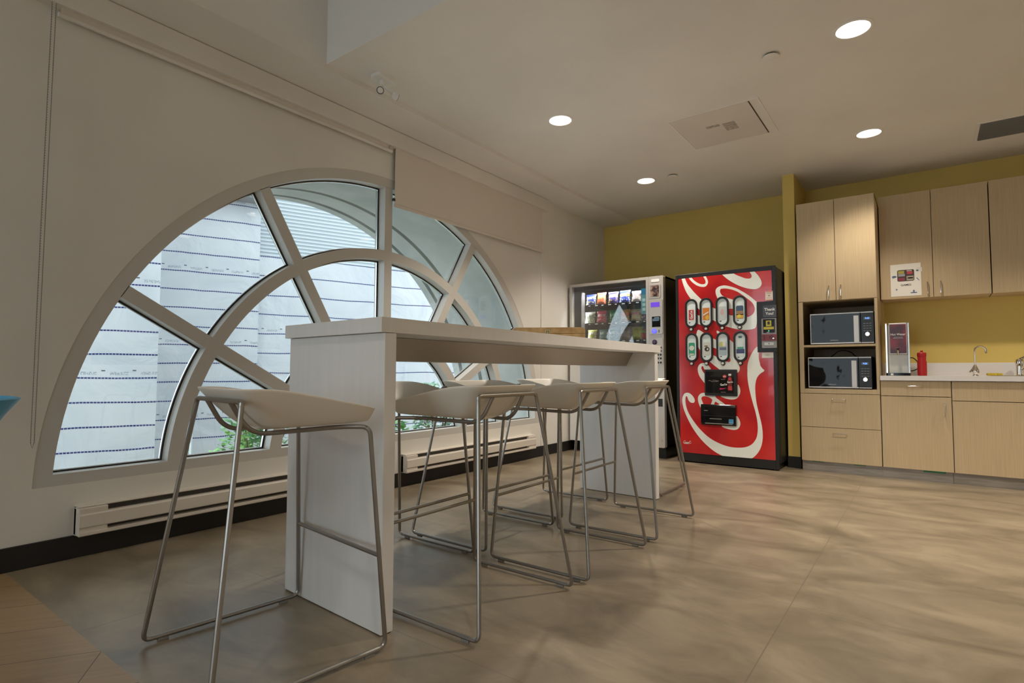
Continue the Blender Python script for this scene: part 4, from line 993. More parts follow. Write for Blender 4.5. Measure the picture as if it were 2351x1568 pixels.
for r_, cz in enumerate(OZ):
    for c_, cx in enumerate(OX):
        y = yb(cx)
        ow = build('selection_window', ring_prism(stadium(cx, cz, 0.124, 0.292), stadium(cx, cz, 0.088, 0.250), y - 0.014, y + 0.006), M['black'], dm, bevel=0.004)
        build('selection_card', MB().prism(stadium(cx, cz, 0.090, 0.252), y - 0.005, y + 0.004, 'y'), M['card'], ow)
        p = y - 0.0052; k = r_ * 4 + c_; zc = cz - 0.015
        mk = lambda nm, pts, m, d=0: flat(nm, pts, p - 0.0007 * d, m, ow)
        if k == 0:
            mk('can_picture', can(cx, zc, 0.060, 0.128), tone('print_pale', (0.80, 0.78, 0.75))); mk('print', rect(cx, zc, 0.050, 0.100), tone('print_red', (0.55, 0.04, 0.05)), 1)
            script_word('print', cx + 0.008, zc - 0.042, 0.085, M['script'], ow, p - 0.0016, wt=0.13, rot=R(88))
        elif k == 1:
            mk('can_picture', rect(cx, zc, 0.064, 0.122), tone('print_orange', (0.70, 0.22, 0.03))); mk('print', ell(cx + 0.012, zc - 0.035, 0.04, 0.045), tone('print_amber', (0.75, 0.45, 0.06)), 1)
            mk('print', [(cx - .028, zc - .018), (cx + .026, zc + .014), (cx + .028, zc + .026), (cx - .024, zc - .002)], tone('print_pale', (0.8, 0.78, 0.75)), 2)
        elif k == 2:
            mk('can_picture', can(cx, zc, 0.070, 0.130), tone('print_silver', (0.58, 0.64, 0.64))); mk('print', ell(cx, zc + 0.01, 0.032, 0.06), tone('print_pink', (0.62, 0.42, 0.42)), 1)
        elif k == 3:
            mk('can_picture', can(cx, zc, 0.066, 0.125), tone('print_navy', (0.06, 0.10, 0.18))); mk('print', rect(cx, zc - 0.008, 0.062, 0.040), tone('print_brown', (0.35, 0.22, 0.12)), 1)
            mk('print', rect(cx, zc - 0.040, 0.064, 0.040), tone('print_amber', (0.75, 0.45, 0.06)), 1); mk('print', ell(cx - 0.005, zc - 0.038, 0.034, 0.034), tone('print_yellow', (0.80, 0.62, 0.08)), 2)
        elif k == 4:
            mk('can_picture', can(cx, zc, 0.062, 0.128), tone('print_green', (0.05, 0.36, 0.22))); mk('print', ell(cx, zc + 0.010, 0.050, 0.050), tone('print_pale2', (0.72, 0.74, 0.66)), 1)
            mk('print', rect(cx, zc - 0.052, 0.048, 0.014), tone('print_pale2', (0.72, 0.74, 0.66)), 1)
        elif k == 5:
            mk('can_picture', can(cx, zc, 0.066, 0.130), tone('print_silver2', (0.66, 0.66, 0.60))); mk('print', ell(cx + 0.004, zc - 0.004, 0.048, 0.044), tone('print_black', (0.04, 0.035, 0.03)), 1)
            mk('print', ell(cx - 0.004, zc + 0.026, 0.036, 0.016), tone('print_khaki', (0.22, 0.18, 0.10)), 1); mk('print', ell(cx + 0.010, zc - 0.004, 0.016, 0.020), tone('print_pale', (0.8, 0.78, 0.75)), 2)
        elif k == 6:
            mk('can_picture', can(cx, zc, 0.068, 0.132), tone('print_steel', (0.42, 0.52, 0.56))); mk('print', rect(cx - 0.014, zc + 0.040, 0.026, 0.045), tone('print_lime', (0.58, 0.60, 0.14)), 1)
            mk('print', rect(cx, zc - 0.002, 0.064, 0.024), tone('print_slate', (0.16, 0.18, 0.26)), 1); mk('print', rect(cx + 0.014, zc + 0.044, 0.030, 0.05), tone('print_pale', (0.8, 0.78, 0.75)), 1)
        else:
            bo = [(-.032, -.09), (.032, -.09), (.036, -.08), (.036, .0), (.030, .03), (.014, .075), (.014, .095), (-.014, .095), (-.014, .075), (-.030, .03), (-.036, .0), (-.036, -.08)]
            mk('bottle_picture', [(cx + a, cz + b) for a, b in bo], tone('print_water', (0.70, 0.80, 0.82))); mk('print', rect(cx, cz - 0.045, 0.072, 0.040), tone('print_indigo', (0.06, 0.07, 0.20)), 1)
            mk('print', rect(cx, cz - 0.015, 0.056, 0.022), tone('print_teal', (0.10, 0.36, 0.26)), 1); mk('print', rect(cx, cz + 0.090, 0.030, 0.018), tone('print_cap', (0.05, 0.14, 0.14)), 1)
        flat('print', ell(cx - 0.018, cz - 0.092 - 0.01 * (k == 7), 0.018, 0.009), p - 0.0004, M['black'], ow)
        zb = cz - 0.160
        cb_ = build('select_button', MB().lathe([(0.020, 0.004), (0.020, -0.008), (0.017, -0.011)], (cx - 0.001, y, zb), 'y', 20), M['black'], dm, smooth=True)
        build('button_cap', MB().lathe([(0.0125, -0.010), (0.0125, -0.0145), (0.010, -0.0155)], (cx - 0.001, y, zb), 'y', 20), M['coin'], cb_, smooth=True)
# payment side
PYF = CYF - 0.018
pp = build('payment_panel', box(2.056, 2.224, PYF, CYF + 0.0, 1.080, 1.552), M['black'], dm, bevel=0.003)
ty = flat('thanks_plate', rect(2.167, 1.457, 0.116, 0.112), PYF - 0.0002, mat('thanks_plate_dark', (0.055, 0.055, 0.065), 0.22), pp, 0.002)
text('lettering', 'Thank', 0.036, M['white'], ty, (2.168, PYF - 0.0026, 1.474), bold=0.0006)
text('lettering', 'You!', 0.036, M['white'], ty, (2.168, PYF - 0.0026, 1.436), bold=0.0006)
va_ = build('bill_unit', MB().prism(rrect(2.098, 2.225, 1.118, 1.391, 0.006), PYF - 0.012, PYF, 'y'), M['silver_dark'], pp, bevel=0.003)
build('unit_window', box(2.112, 2.212, PYF - 0.0135, PYF - 0.0115, 1.258, 1.384), M['black_gloss'], va_)
flat('print', rect(2.160, 1.345, 0.046, 0.052), PYF - 0.0137, M['yellow_print'], va_); flat('print', rect(2.160, 1.348, 0.020, 0.028), PYF - 0.0145, M['black'], va_)
flat('print', rect(2.160, 1.301, 0.088, 0.024), PYF - 0.0137, M['yellow_print'], va_)
flat('led', ell(2.160, 1.276, 0.010, 0.010), PYF - 0.0137, M['green_led'], va_); flat('print', rect(2.154, 1.2625, 0.022, 0.004), PYF - 0.0137, M['white'], va_)
flat('coin_plate', rect(2.162, 1.214, 0.124, 0.060), PYF - 0.0122, M['dark_red'], va_, 0.002)
build('coin_slot', box(2.118, 2.124, PYF - 0.0155, PYF - 0.0140, 1.196, 1.234), M['black'], va_)
build('return_lever', MB().lathe([(0.010, 0), (0.010, -0.010), (0.007, -0.014)], (2.200, PYF - 0.0140, 1.205), 'y', 16), M['chrome'], va_, smooth=True)
build('key_ring', MB().tube([(2.178 + 0.012 * math.cos(a), PYF - 0.016, 1.222 + 0.012 * math.sin(a)) for a in [2 * PI * i / 16 for i in range(16)]], 0.0018, 6, closed=True), M['black'], va_)
flat('bill_slot', rect(2.160, 1.156, 0.080, 0.026), PYF - 0.0122, M['silver'], va_, 0.002); flat('print', ell(2.160, 1.157, 0.010, 0.010), PYF - 0.0145, M['black'], va_)
n1 = flat('notice', rect(2.165, 1.602, 0.064, 0.088), CYF - 0.0105, mat('notice_paper', (0.78, 0.66, 0.58), 0.6), dm, 0.0008)
for z, h in ((1.640, 0.007), (1.563, 0.008)): flat('print', rect(2.165, z, 0.056, h), CYF - 0.0114, tone('print_salmon', (0.62, 0.20, 0.16)), n1)
flat('print', ell(2.165, 1.604, 0.020, 0.012), CYF - 0.0114, tone('print_grey', (0.25, 0.24, 0.23)), n1)
for z in (1.628, 1.622, 1.583): flat('print', rect(2.165, z, 0.042, 0.002), CYF - 0.0114, tone('print_grey', (0.25, 0.24, 0.23)), n1)
n2 = flat('notice', rect(2.140, 1.052, 0.102, 0.048), CYF - 0.0115, M['paper'], dm, 0.0008)
for z, w in ((1.062, 0.03), (1.054, 0.05), (1.046, 0.024)): flat('print', rect(2.138, z, w, 0.0018), CYF - 0.0124, tone('print_grey', (0.25, 0.24, 0.23)), n2)
# advert screen with a small bottle picture
SYF = CYF - 0.036
sc_ = build('advert_window', MB().prism(rrect(1.568, 1.872, 0.666, 0.920, 0.008), SYF, CYF - 0.015, 'y'), M['black'], dm, bevel=0.004)
flat('advert', rect(1.712, 0.797, 0.262, 0.205), SYF - 0.0002, M['black_gloss'], sc_, 0.0008)
bx, bz = 1.808, 0.800
bo = [(-.018, -.078), (.018, -.078), (.021, -.065), (.017, -.030), (.021, .0), (.021, .020), (.009, .052), (.009, .060), (-.009, .060), (-.009, .052), (-.021, .020), (-.021, .0), (-.017, -.030), (-.021, -.065)]
flat('bottle_picture', [(bx + a, bz + b) for a, b in bo], SYF - 0.0012, tone('print_cola', (0.16, 0.02, 0.02)), sc_)
flat('bottle_picture', rect(bx, bz + 0.070, 0.026, 0.018), SYF - 0.0012, tone('print_pale', (0.8, 0.78, 0.75)), sc_)
for a, b, w, h in ((0, -.058, .034, .040), (0, .030, .028, .024)): flat('print', rect(bx + a, bz + b, w, h), SYF - 0.0018, tone('print_red', (0.55, 0.04, 0.05)), sc_)
script_word('lettering', bx - 0.026, bz - 0.004, 0.054, M['script'], sc_, SYF - 0.0026, wt=0.11)
script_word('lettering', 1.716, 0.770, 0.066, M['script'], sc_, SYF - 0.0014, wt=0.10)
flat('print', ell(1.759, 0.853, 0.034, 0.034), SYF - 0.0012, tone('print_red', (0.55, 0.04, 0.05)), sc_)
text('lettering', 'NEW', 0.012, M['white'], sc_, (1.759, SYF - 0.0022, 0.853), bold=0.0003)
flat('print', [(1.712, 0.726), (1.712, 0.742), (1.745, 0.740), (1.775, 0.744), (1.750, 0.732)], SYF - 0.0012, tone('print_crimson', (0.55, 0.02, 0.10)), sc_)
for x, z, w in ((1.620, 0.812, 0.026), (1.662, 0.816, 0.036), (1.690, 0.812, 0.03), (1.665, 0.803, 0.07), (1.745, 0.703, 0.045), (1.745, 0.825, 0.04)):
    flat('print', rect(x, z, w, 0.0028), SYF - 0.0012, tone('print_grey2', (0.38, 0.30, 0.30)), sc_)
# dispensing port
DYF = CYF - 0.050
dp = MB()
dp.prism([(CYF - 0.012, 0.384), (DYF + 0.012, 0.384), (DYF, 0.405), (DYF, 0.560), (DYF + 0.010, 0.582), (CYF - 0.012, 0.582)], 1.530, 1.858, 'x')
dpo = build('delivery_port', dp, M['black_gloss'], dm, bevel=0.003)
build('port_flap', box(1.55, 1.842, DYF - 0.003, DYF + 0.001, 0.472, 0.476), M['black'], dpo)
build('chrome_lip', box(1.572, 1.830, DYF - 0.002, DYF + 0.004, 0.398, 0.403), M['coin'], dpo)
flat('energy_sticker', rect(1.816, 0.428, 0.044, 0.042), DYF - 0.0003, tone('sticker_blue', (0.06, 0.26, 0.46)), dpo)
flat('print', rect(1.816, 0.416, 0.036, 0.003), DYF - 0.0011, tone('print_paleblue', (0.4, 0.6, 0.75)), dpo)
flat('print', rect(1.672, 0.446, 0.115, 0.006), DYF - 0.0003, tone('print_grey', (0.12, 0.12, 0.12)), dpo)
flat('print', rect(1.580, 0.522, 0.034, 0.006), DYF - 0.0003, tone('print_grey', (0.12, 0.12, 0.12)), dpo)
script_word('small_word_mark', 1.340, 0.186, 0.104, M['script'], fp, yb(1.39) - 0.0012, wt=0.075)
# ------------------------------------------------------------------ kitchen run
YD = 5.770                       # front of doors on the deep units
def pull(name, x, z, length, y, parent, vert=True):
    r = 0.005; q = length / 2; s = 0.030
    pts = [(x, y, z - q), (x, y - s, z - q), (x, y - s, z + q), (x, y, z + q)] if vert else [(x - q, y, z), (x - q, y - s, z), (x + q, y - s, z), (x + q, y, z)]
    return build(name, MB().tube(rounded(pts, 0.008, 4), r * 0.8, 8), M['chrome'], parent, smooth=True)
def front(name, x0, x1, z0, z1, y, parent, handle=None):
    d = build(name, box(x0, x1, y, y + 0.018, z0, z1), M['lam'], parent, bevel=0.001)
    if handle: 
        kind, hx, hz, ln = handle; pull('handle', hx, hz, ln, y, d, kind == 'v')
    return d
# tall unit with the microwave niche
tc = thing('tall_cabinet', 'tall pale oak laminate cabinet holding two microwaves in its open middle', 'cabinet', (2.68, 6.1, 0))
cc = MB(); x0, x1 = 2.372, 2.990; yf, yb_ = YD + 0.020, 6.495
cc.box(x0, x0 + 0.018, yf, yb_, 0.088, 2.468); cc.box(x1 - 0.018, x1, yf, yb_, 0.088, 2.468)
cc.box(x0, x1, yf, yb_, 2.45, 2.468); cc.box(x0, x1, yf, yb_, 0.088, 0.106)
cc.box(x0 + 0.018, x1 - 0.018, 6.47, yb_, 0.106, 2.45)
cc.box(x0 + 0.018, x1 - 0.018, yf, 6.47, 1.545, 1.563)
build('carcass', cc, M['lam'], tc)
nf = MB()
nf.box(x0, x0 + 0.036, YD + 0.002, YD + 0.020, 0.705, 1.545); nf.box(x1 - 0.022, x1, YD + 0.002, YD + 0.020, 0.705, 1.545)
nf.box(x0 + 0.036, x1 - 0.022, YD + 0.002, 6.47, 0.705, 0.745)
build('niche_frame', nf, M['lam'], tc, bevel=0.001)
build('shelf', box(x0 + 0.0185, x1 - 0.0185, YD + 0.006, 6.47, 1.127, 1.146), M['lam'], tc)
front('door', x0, 2.6785, 1.548, 2.470, YD, tc, ('v', 2.627, 1.628, 0.105))
front('door', 2.6825, x1 - 0.001, 1.548, 2.470, YD, tc, ('v', 2.722, 1.628, 0.105))
front('drawer', x0, x1 - 0.001, 0.401, 0.701, YD, tc, ('h', 2.681, 0.656, 0.105))
front('drawer', x0, x1 - 0.001, 0.092, 0.397, YD, tc, ('h', 2.681, 0.350, 0.105))
pl = build('plinth', box(x0, 2.992, 5.800, 5.815, 0.0, 0.089), M['plinth'], tc)
for a, b in ((2.449, 2.544), (2.779, 2.867)): build('tape', box(a, b, 5.7990, 5.8000, 0.080, 0.0885), M['tape'], pl)
# base units
b1 = thing('base_cabinet', 'narrow oak laminate base cabinet with a drawer over one door, beside the tall cabinet', 'cabinet', (3.235, 6.1, 0))
def carcass(x0, x1, z0, z1, y0, y1, parent):
    m = MB(); t = 0.018
    m.box(x0, x0 + t, y0, y1, z0, z1); m.box(x1 - t, x1, y0, y1, z0, z1); m.box(x0 + t, x1 - t, y0, y1, z0, z0 + t)
    m.box(x0 + t, x1 - t, y0, y1, z1 - t, z1); m.box(x0 + t, x1 - t, y1 - 0.01, y1, z0 + t, z1 - t)
    return build('carcass', m, M['lam'], parent)
carcass(2.995, 3.474, 0.090, 0.827, YD + 0.020, 6.49, b1)
front('drawer', 2.996, 3.472, 0.699, 0.824, YD, b1, ('h', 3.232, 0.783, 0.105))
front('door', 2.996, 3.472, 0.092, 0.694, YD, b1, ('v', 3.428, 0.598, 0.100))
pl = build('plinth', box(2.993, 3.466, 5.800, 5.815, 0.0, 0.089), M['plinth'], b1)
build('tape', box(3.272, 3.420, 5.7990, 5.8000, 0.074, 0.0885), M['tape'], pl)
b2_ = thing('base_cabinet', 'wide oak laminate base cabinet under the sink with a plain top panel', 'cabinet', (3.95, 6.1, 0))
def carcass_open(x0, x1, z0, z1, y0, y1, parent):
    m = MB(); t = 0.018
    m.box(x0, x0 + t, y0, y1, z0, z1); m.box(x1 - t, x1, y0, y1, z0, z1); m.box(x0 + t, x1 - t, y0, y1, z0, z0 + t)
    m.box(x0 + t, x1 - t, y1 - 0.01, y1, z0 + t, z1); return build('carcass', m, M['lam'], parent)
carcass_open(3.4765, 4.42, 0.090, 0.827, YD + 0.020, 6.49, b2_)
build('false_front', box(3.478, 4.418, YD, YD + 0.018, 0.671, 0.824), M['lam'], b2_, bevel=0.001)
front('door', 3.478, 3.946, 0.092, 0.666, YD, b2_); front('door', 3.950, 4.418, 0.092, 0.666, YD, b2_)
build('plinth', box(3.468, 4.42, 5.800, 5.815, 0.0, 0.089), M['plinth'], b2_)
# wall units
def wall_unit(x0, x1, label, handles):
    t = thing('wall_cabinet', label, 'cabinet', ((x0 + x1) / 2, 6.33, 1.565)); YW = 6.170
    m = MB(); s = 0.018; z0, z1 = 1.567, 2.525
    m.box(x0, x0 + s, YW + 0.02, 6.495, z0, z1); m.box(x1 - s, x1, YW + 0.02, 6.495, z0, z1); m.box(x0 + s, x1 - s, YW + 0.02, 6.495, z0, z0 + s); m.box(x0 + s, x1 - s, YW + 0.02, 6.495, z1 - s, z1)
    m.box(x0 + s, x1 - s, 6.485, 6.495, z0 + s, z1 - s)
    build('carcass', m, M['lam'], t)
    md = (x0 + x1) / 2
    for i, (a, b) in enumerate(((x0, md - 0.002), (md + 0.002, x1))):
        front('door', a, b, 1.565, 2.527, YW, t, ('v', md - 0.042 if i == 0 else md + 0.050, 1.645, 0.110) if handles else None)
    return t
wall_unit(2.999, 3.777, 'oak laminate wall cabinet with the GAMES sheet taped to its door', True)
wall_unit(3.785, 4.563, 'oak laminate wall cabinet at the right edge without visible handles', False)
# worktop with a sink opening
wt = thing('worktop', 'long white laminate worktop with an upstand along the yellow wall', 'worktop', (3.7, 6.1, 0.829))
w = MB(); SXa, SXb, SYa, SYb = 3.755, 4.26, 5.93, 6.33
w.box(2.994, SXa, 5.752, 6.48, 0.829, 0.868); w.box(SXb, 4.42, 5.752, 6.48, 0.829, 0.868)
w.box(SXa, SXb, 5.752, SYa, 0.829, 0.868); w.box(SXa, SXb, SYb, 6.48, 0.829, 0.868)
build('slab', w, M['counter'], wt)
build('upstand', box(2.994, 4.42, 6.48, 6.498, 0.829, 0.985), M['counter'], wt, bevel=0.002)
sk = thing('sink', 'stainless steel sink let into the worktop', 'sink', (4.0, 6.13, 0.868))
s_ = MB(); s_.box(3.725, SXa, 5.90, 6.36, 0.868, 0.8735); s_.box(SXb, 4.29, 5.90, 6.36, 0.868, 0.8735); s_.box(SXa, SXb, 5.90, SYa, 0.868, 0.8735); s_.box(SXa, SXb, SYb, 6.36, 0.868, 0.8735)
build('rim', s_, M['chrome'], sk, bevel=0.002)
s_ = MB(); q = 0.003
s_.box(SXa + q, SXa + 2 * q, SYa + q, SYb - q, 0.70, 0.872); s_.box(SXb - 2 * q, SXb - q, SYa + q, SYb - q, 0.70, 0.872)
s_.box(SXa + q, SXb - q, SYa + q, SYa + 2 * q, 0.70, 0.872); s_.box(SXa + q, SXb - q, SYb - 2 * q, SYb - q, 0.70, 0.872); s_.box(SXa + q, SXb - q, SYa + q, SYb - q, 0.698, 0.702)
build('bowl', s_, M['chrome'], sk)
# slim filter tap with a goose neck
ft = thing('filter_tap', 'slim chrome goose-neck tap with a tear-shaped body left of the sponge', 'tap', (3.655, 6.25, 0.868))
build('body', MB().lathe([(0.022, 0.0), (0.022, 0.006), (0.014, 0.012), (0.026, 0.03), (0.028, 0.042), (0.022, 0.060), (0.012, 0.085), (0.006, 0.098)], (3.655, 6.25, 0.868), 'z', 24), M['chrome'], ft, smooth=True)
gn = [(3.655, 6.25, 0.955), (3.655, 6.25, 1.070)] + [(3.655 + 0.037 - 0.037 * math.cos(a), 6.25, 1.085 + 0.037 * math.sin(a)) for a in [PI * i / 14 for i in range(0, 13)]] + [(3.731, 6.25, 1.062)]
build('spout', MB().tube(gn, [0.0062] * (len(gn) - 3) + [0.0055, 0.007, 0.0075], 12), M['chrome'], ft, smooth=True)
build('lever', MB().tube([(3.645, 6.238, 0.955), (3.632, 6.225, 0.925), (3.619, 6.212, 0.905), (3.612, 6.205, 0.900)], [0.004, 0.005, 0.007, 0.008], 10), M['chrome'], ft, smooth=True)
# main mixer at the frame edge
mt = thing('mixer_tap', 'thick chrome mixer tap at the right edge of the worktop', 'tap', (3.955, 6.39, 0.868))
build('body', MB().lathe([(0.034, 0.0), (0.034, 0.006), (0.027, 0.012), (0.026, 0.085), (0.030, 0.092), (0.031, 0.125), (0.026, 0.142), (0.010, 0.150)], (3.955, 6.39, 0.868), 'z', 28), M['chrome'], mt, smooth=True)
build('spout', MB().tube([(3.965, 6.385, 0.925), (3.99, 6.33, 0.965), (4.01, 6.27, 0.98), (4.02, 6.22, 0.972), (4.025, 6.20, 0.95)], [0.017, 0.016, 0.015, 0.014, 0.013], 14), M['chrome'], mt, smooth=True)
build('lever', MB().tube([(3.955, 6.39, 1.012), (3.985, 6.37, 1.030), (4.03, 6.34, 1.042)], [0.010, 0.009, 0.007], 10), M['chrome'], mt, smooth=True)
sp = build('sponge', box(-0.052, 0.052, -0.035, 0.035, 0.0, 0.024), M['sponge'], None, bevel=0.006)
sp.location = (3.815, 6.345, 0.8735); sp.location = (3.790, 6.418, 0.8685); tag(sp, 'yellow sponge lying behind the sink bowl', 'sponge')

# microwaves
def microwave(x0, z0, w, h, label, clock):
    t = thing('microwave', label, 'microwave', (x0 + w / 2, 6.05, z0)); y0, y1 = 5.832, 6.24
    build('housing', box(x0, x0 + w, y0 + 0.02, y1, z0 + 0.008, z0 + h), M['black'], t, bevel=0.006)
    for fx in (x0 + 0.04, x0 + w - 0.04):
        for fy in (y0 + 0.06, y1 - 0.05): build('foot', MB().lathe([(0.012, 0), (0.012, 0.009)], (fx, fy, z0), 'z', 14), M['rubber'], t)
    xd = x0 + w * 0.800
    d = build('door', box(x0, xd - 0.0015, y0, y0 + 0.020, z0 + 0.008, z0 + h), M['film'], t, bevel=0.003)
    tr_ = MB(); tr_.box(x0 + 0.001, xd - 0.002, y0 - 0.002, y0 + 0.004, z0 + h - 0.014, z0 + h - 0.004); tr_.box(x0 + 0.001, xd - 0.002, y0 - 0.002, y0 + 0.004, z0 + 0.009, z0 + 0.020)
    tr_.box(x0 + 0.001, x0 + 0.006, y0 - 0.002, y0 + 0.004, z0 + 0.02, z0 + h - 0.014)
    build('door_trim', tr_, M['silver'], d)
    build('handle', MB().prism(rrect(xd - 0.052, xd - 0.014, z0 + 0.020, z0 + h - 0.036, 0.003), y0 - 0.012, y0, 'y'), M['silver'], d, bevel=0.004)
    text('word_mark', 'SAMSUNG', 0.011, M['silver'], d, (x0 + w * 0.385, y0 - 0.0012, z0 + 0.040), xs=1.25)
    p = build('control_panel', box(xd + 0.0015, x0 + w, y0, y0 + 0.020, z0 + 0.008, z0 + h), M['black'], t, bevel=0.003)
    tr_ = MB(); tr_.box(xd + 0.002, x0 + w - 0.004, y0 - 0.002, y0 + 0.004, z0 + h - 0.014, z0 + h - 0.004); tr_.box(xd + 0.002, x0 + w - 0.004, y0 - 0.002, y0 + 0.004, z0 + 0.009, z0 + 0.017)
    build('panel_trim', tr_, M['silver'], p)
    xc = (xd + x0 + w) / 2
    cl = build('clock_display', box(xc - 0.028, xc + 0.028, y0 - 0.0012, y0, z0 + h * 0.74, z0 + h * 0.74 + 0.024), M['black_gloss'], p)
    text('digits', clock, 0.019, M['ledblue'], cl, (xc, y0 - 0.002, z0 + h * 0.74 + 0.012), bold=0.0005)
    for r_ in range(4):
        for c_ in range(3): build('key', box(xc - 0.030 + c_ * 0.022, xc - 0.014 + c_ * 0.022, y0 - 0.001, y0, z0 + h * (0.62 - 0.075 * r_), z0 + h * (0.62 - 0.075 * r_) + 0.004), M['silver_dark'], p)
    build('dial', MB().lathe([(0.021, 0), (0.020, -0.014), (0.016, -0.017)], (xc, y0, z0 + h * 0.30), 'y', 24), M['chrome'], p, smooth=True)
    return t
microwave(2.458, 1.1465, 0.500, 0.292, 'black and silver microwave on the upper shelf of the niche', '9:43')
m2 = microwave(2.432, 0.7455, 0.500, 0.292, 'black and silver microwave on the floor of the niche under the shelf', '9:20')
cd = [(2.76, 6.12, 1.045), (2.74, 6.10, 1.075), (2.69, 6.06, 1.095), (2.64, 6.03, 1.085), (2.61, 6.02, 1.060), (2.605, 6.02, 1.044)]
def smooth_path(p, n=6):
    P = [Vector(q) for q in p]; out = []
    for i in range(len(P) - 1):
        a, b, c, d = P[max(0, i - 1)], P[i], P[i + 1], P[min(len(P) - 1, i + 2)]
        for k in range(n):
            t = k / n; out.append(0.5 * ((2 * b) + (c - a) * t + (2 * a - 5 * b + 4 * c - d) * t * t + (3 * b - 3 * c + d - a) * t ** 3))
    return out + [P[-1]]
build('power_cord', MB().tube(smooth_path([(2.80, 6.20, 1.0437), (2.785, 6.10, 1.050), (2.76, 6.04, 1.080), (2.71, 6.00, 1.098), (2.66, 5.985, 1.088), (2.625, 5.99, 1.058), (2.60, 6.02, 1.0437)]), 0.0045, 8), M['rubber'], m2, smooth=True)

# hot water dispenser
hd = thing('hot_water_dispenser', 'stainless hot water dispenser with a dark red front panel on the worktop', 'dispenser', (3.117, 6.1, 0.868))
hx0, hx1, hy = 3.029, 3.205, 6.0
build('base', MB().prism(rrect(hx0, hx1, hy - 0.035, 6.22, 0.012), 0.868, 0.892, 'z'), M['black_gloss'], hd, bevel=0.003)
build('back_column', box(hx0 + 0.012, hx1 - 0.012, hy + 0.055, 6.22, 0.892, 1.318), M['silver'], hd)
build('splash_panel', box(hx0 + 0.022, hx1 - 0.022, hy + 0.050, hy + 0.055, 0.894, 1.055), M['splash'], hd)
for a, b in ((hx0, hx0 + 0.014), (hx1 - 0.014, hx1)):
    build('side_panel', MB().prism([(hy - 0.012, 0.890), (6.20, 0.890), (6.20, 1.322), (hy + 0.010, 1.337), (hy, 1.330)], a, b, 'x'), M['chrome'], hd, bevel=0.002)
hh = build('tank_housing', box(hx0 + 0.026, hx1 - 0.016, hy + 0.002, hy + 0.056, 1.056, 1.333), M['silver'], hd, bevel=0.003)
rp_ = mat('red_poster_print', (0.2, 0.01, 0.02), 0.25); noise_color(rp_, (0.06, 0.006, 0.012), (0.36, 0.015, 0.03), nscale=7, detail=1, lo=0.4, hi=0.62)
pn = build('front_panel', box(3.062, 3.182, hy - 0.001, hy + 0.003, 1.066, 1.322), rp_, hd)
text('lettering', 'Hot Water', 0.026, M['white'], pn, (3.122, hy - 0.0016, 1.232), bold=0.0002, xs=0.92)
for z, w_ in ((1.207, 0.066), (1.197, 0.074)): build('small_print', box(3.124 - w_ / 2, 3.124 + w_ / 2, hy - 0.0018, hy - 0.001, z, z + 0.0022), M['silver'], pn)
build('spout', MB().tube([(3.119, hy + 0.01, 1.092), (3.119, hy - 0.018, 1.092), (3.119, hy - 0.026, 1.080), (3.119, hy - 0.026, 1.050)], [0.009, 0.010, 0.010, 0.007], 12), M['chrome'], hd, smooth=True)
build('tap_handle', MB().tube([(3.119, hy - 0.018, 1.092), (3.119, hy - 0.030, 1.112)], [0.007, 0.009], 10), M['black'], hd, smooth=True)
build('rating_label', box(3.062, 3.082, hy - 0.0362, hy - 0.035, 0.872, 0.888), M['white'], hd)
cdp = smooth_path([(3.17, 6.22, 1.02), (3.215, 6.24, 1.03), (3.245, 6.255, 1.005), (3.262, 6.26, 0.965), (3.250, 6.26, 0.930), (3.215, 6.25, 0.912), (3.17, 6.222, 0.912)])
build('power_cord', MB().tube(cdp, 0.0045, 8), M['rubber'], hd, smooth=True)
# red bottle
rb = thing('water_bottle', 'red plastic bottle with a screw cap beside the hot water dispenser', 'bottle', (3.286, 6.15, 0.868))
build('body', MB().lathe([(0.030, 0), (0.034, 0.003), (0.0355, 0.03), (0.0355, 0.118), (0.031, 0.140), (0.033, 0.158), (0.030, 0.168)], (3.286, 6.15, 0.868), 'z', 32), M['bottle'], rb, smooth=True)
build('cap', MB().lathe([(0.033, 0.168), (0.0345, 0.172), (0.0345, 0.198), (0.030, 0.205), (0.011, 0.207), (0.011, 0.220), (0.008, 0.223)], (3.286, 6.15, 0.868), 'z', 32), M['bottle'], rb, smooth=True)
# GAMES sheet
gs = thing('games_sheet', 'white paper sheet reading GAMES taped to a wall cabinet door', 'sign', (3.19, 6.17, 1.585))
gy = 6.1695
build('paper', box(3.076, 3.302, gy - 0.0015, gy, 1.587, 1.880), M['paper'], gs)
gp = build('photo_print', MB().prism(rrect(3.127, 3.253, 1.722, 1.826, 0.012), gy - 0.0024, gy - 0.0015, 'y'), tone('print_shelf', (0.06, 0.035, 0.025)), gs)
for a, b, z0, z1, c in ((3.133, 3.180, 1.792, 1.818, (0.42, 0.36, 0.05)), (3.134, 3.184, 1.768, 1.790, (0.36, 0.34, 0.38)), (3.134, 3.182, 1.728, 1.755, (0.28, 0.04, 0.06)), (3.200, 3.240, 1.785, 1.808, (0.55, 0.05, 0.07)), (3.198, 3.236, 1.810, 1.822, (0.45, 0.38, 0.33)), (3.196, 3.248, 1.728, 1.768, (0.40, 0.36, 0.27)), (3.204, 3.244, 1.744, 1.754, (0.55, 0.12, 0.07))):
    build('pictured_box', box(a, b, gy - 0.0030, gy - 0.0024, z0, z1), tone('print_%s' % str(c), c), gp)
text('lettering', 'GAMES', 0.024, M['black'], gs, (3.190, gy - 0.0017, 1.687), bold=0.00035, xs=1.05)
gi = tone('print_steelblue', (0.10, 0.16, 0.26))
def pic(pts): build('icon', MB().prism(pts, gy - 0.0022, gy - 0.0015, 'y'), gi, gs)
pic(ell(3.104, 1.768, 0.036, 0.020)); pic([(3.094, 1.760), (3.104, 1.760), (3.093, 1.750)])
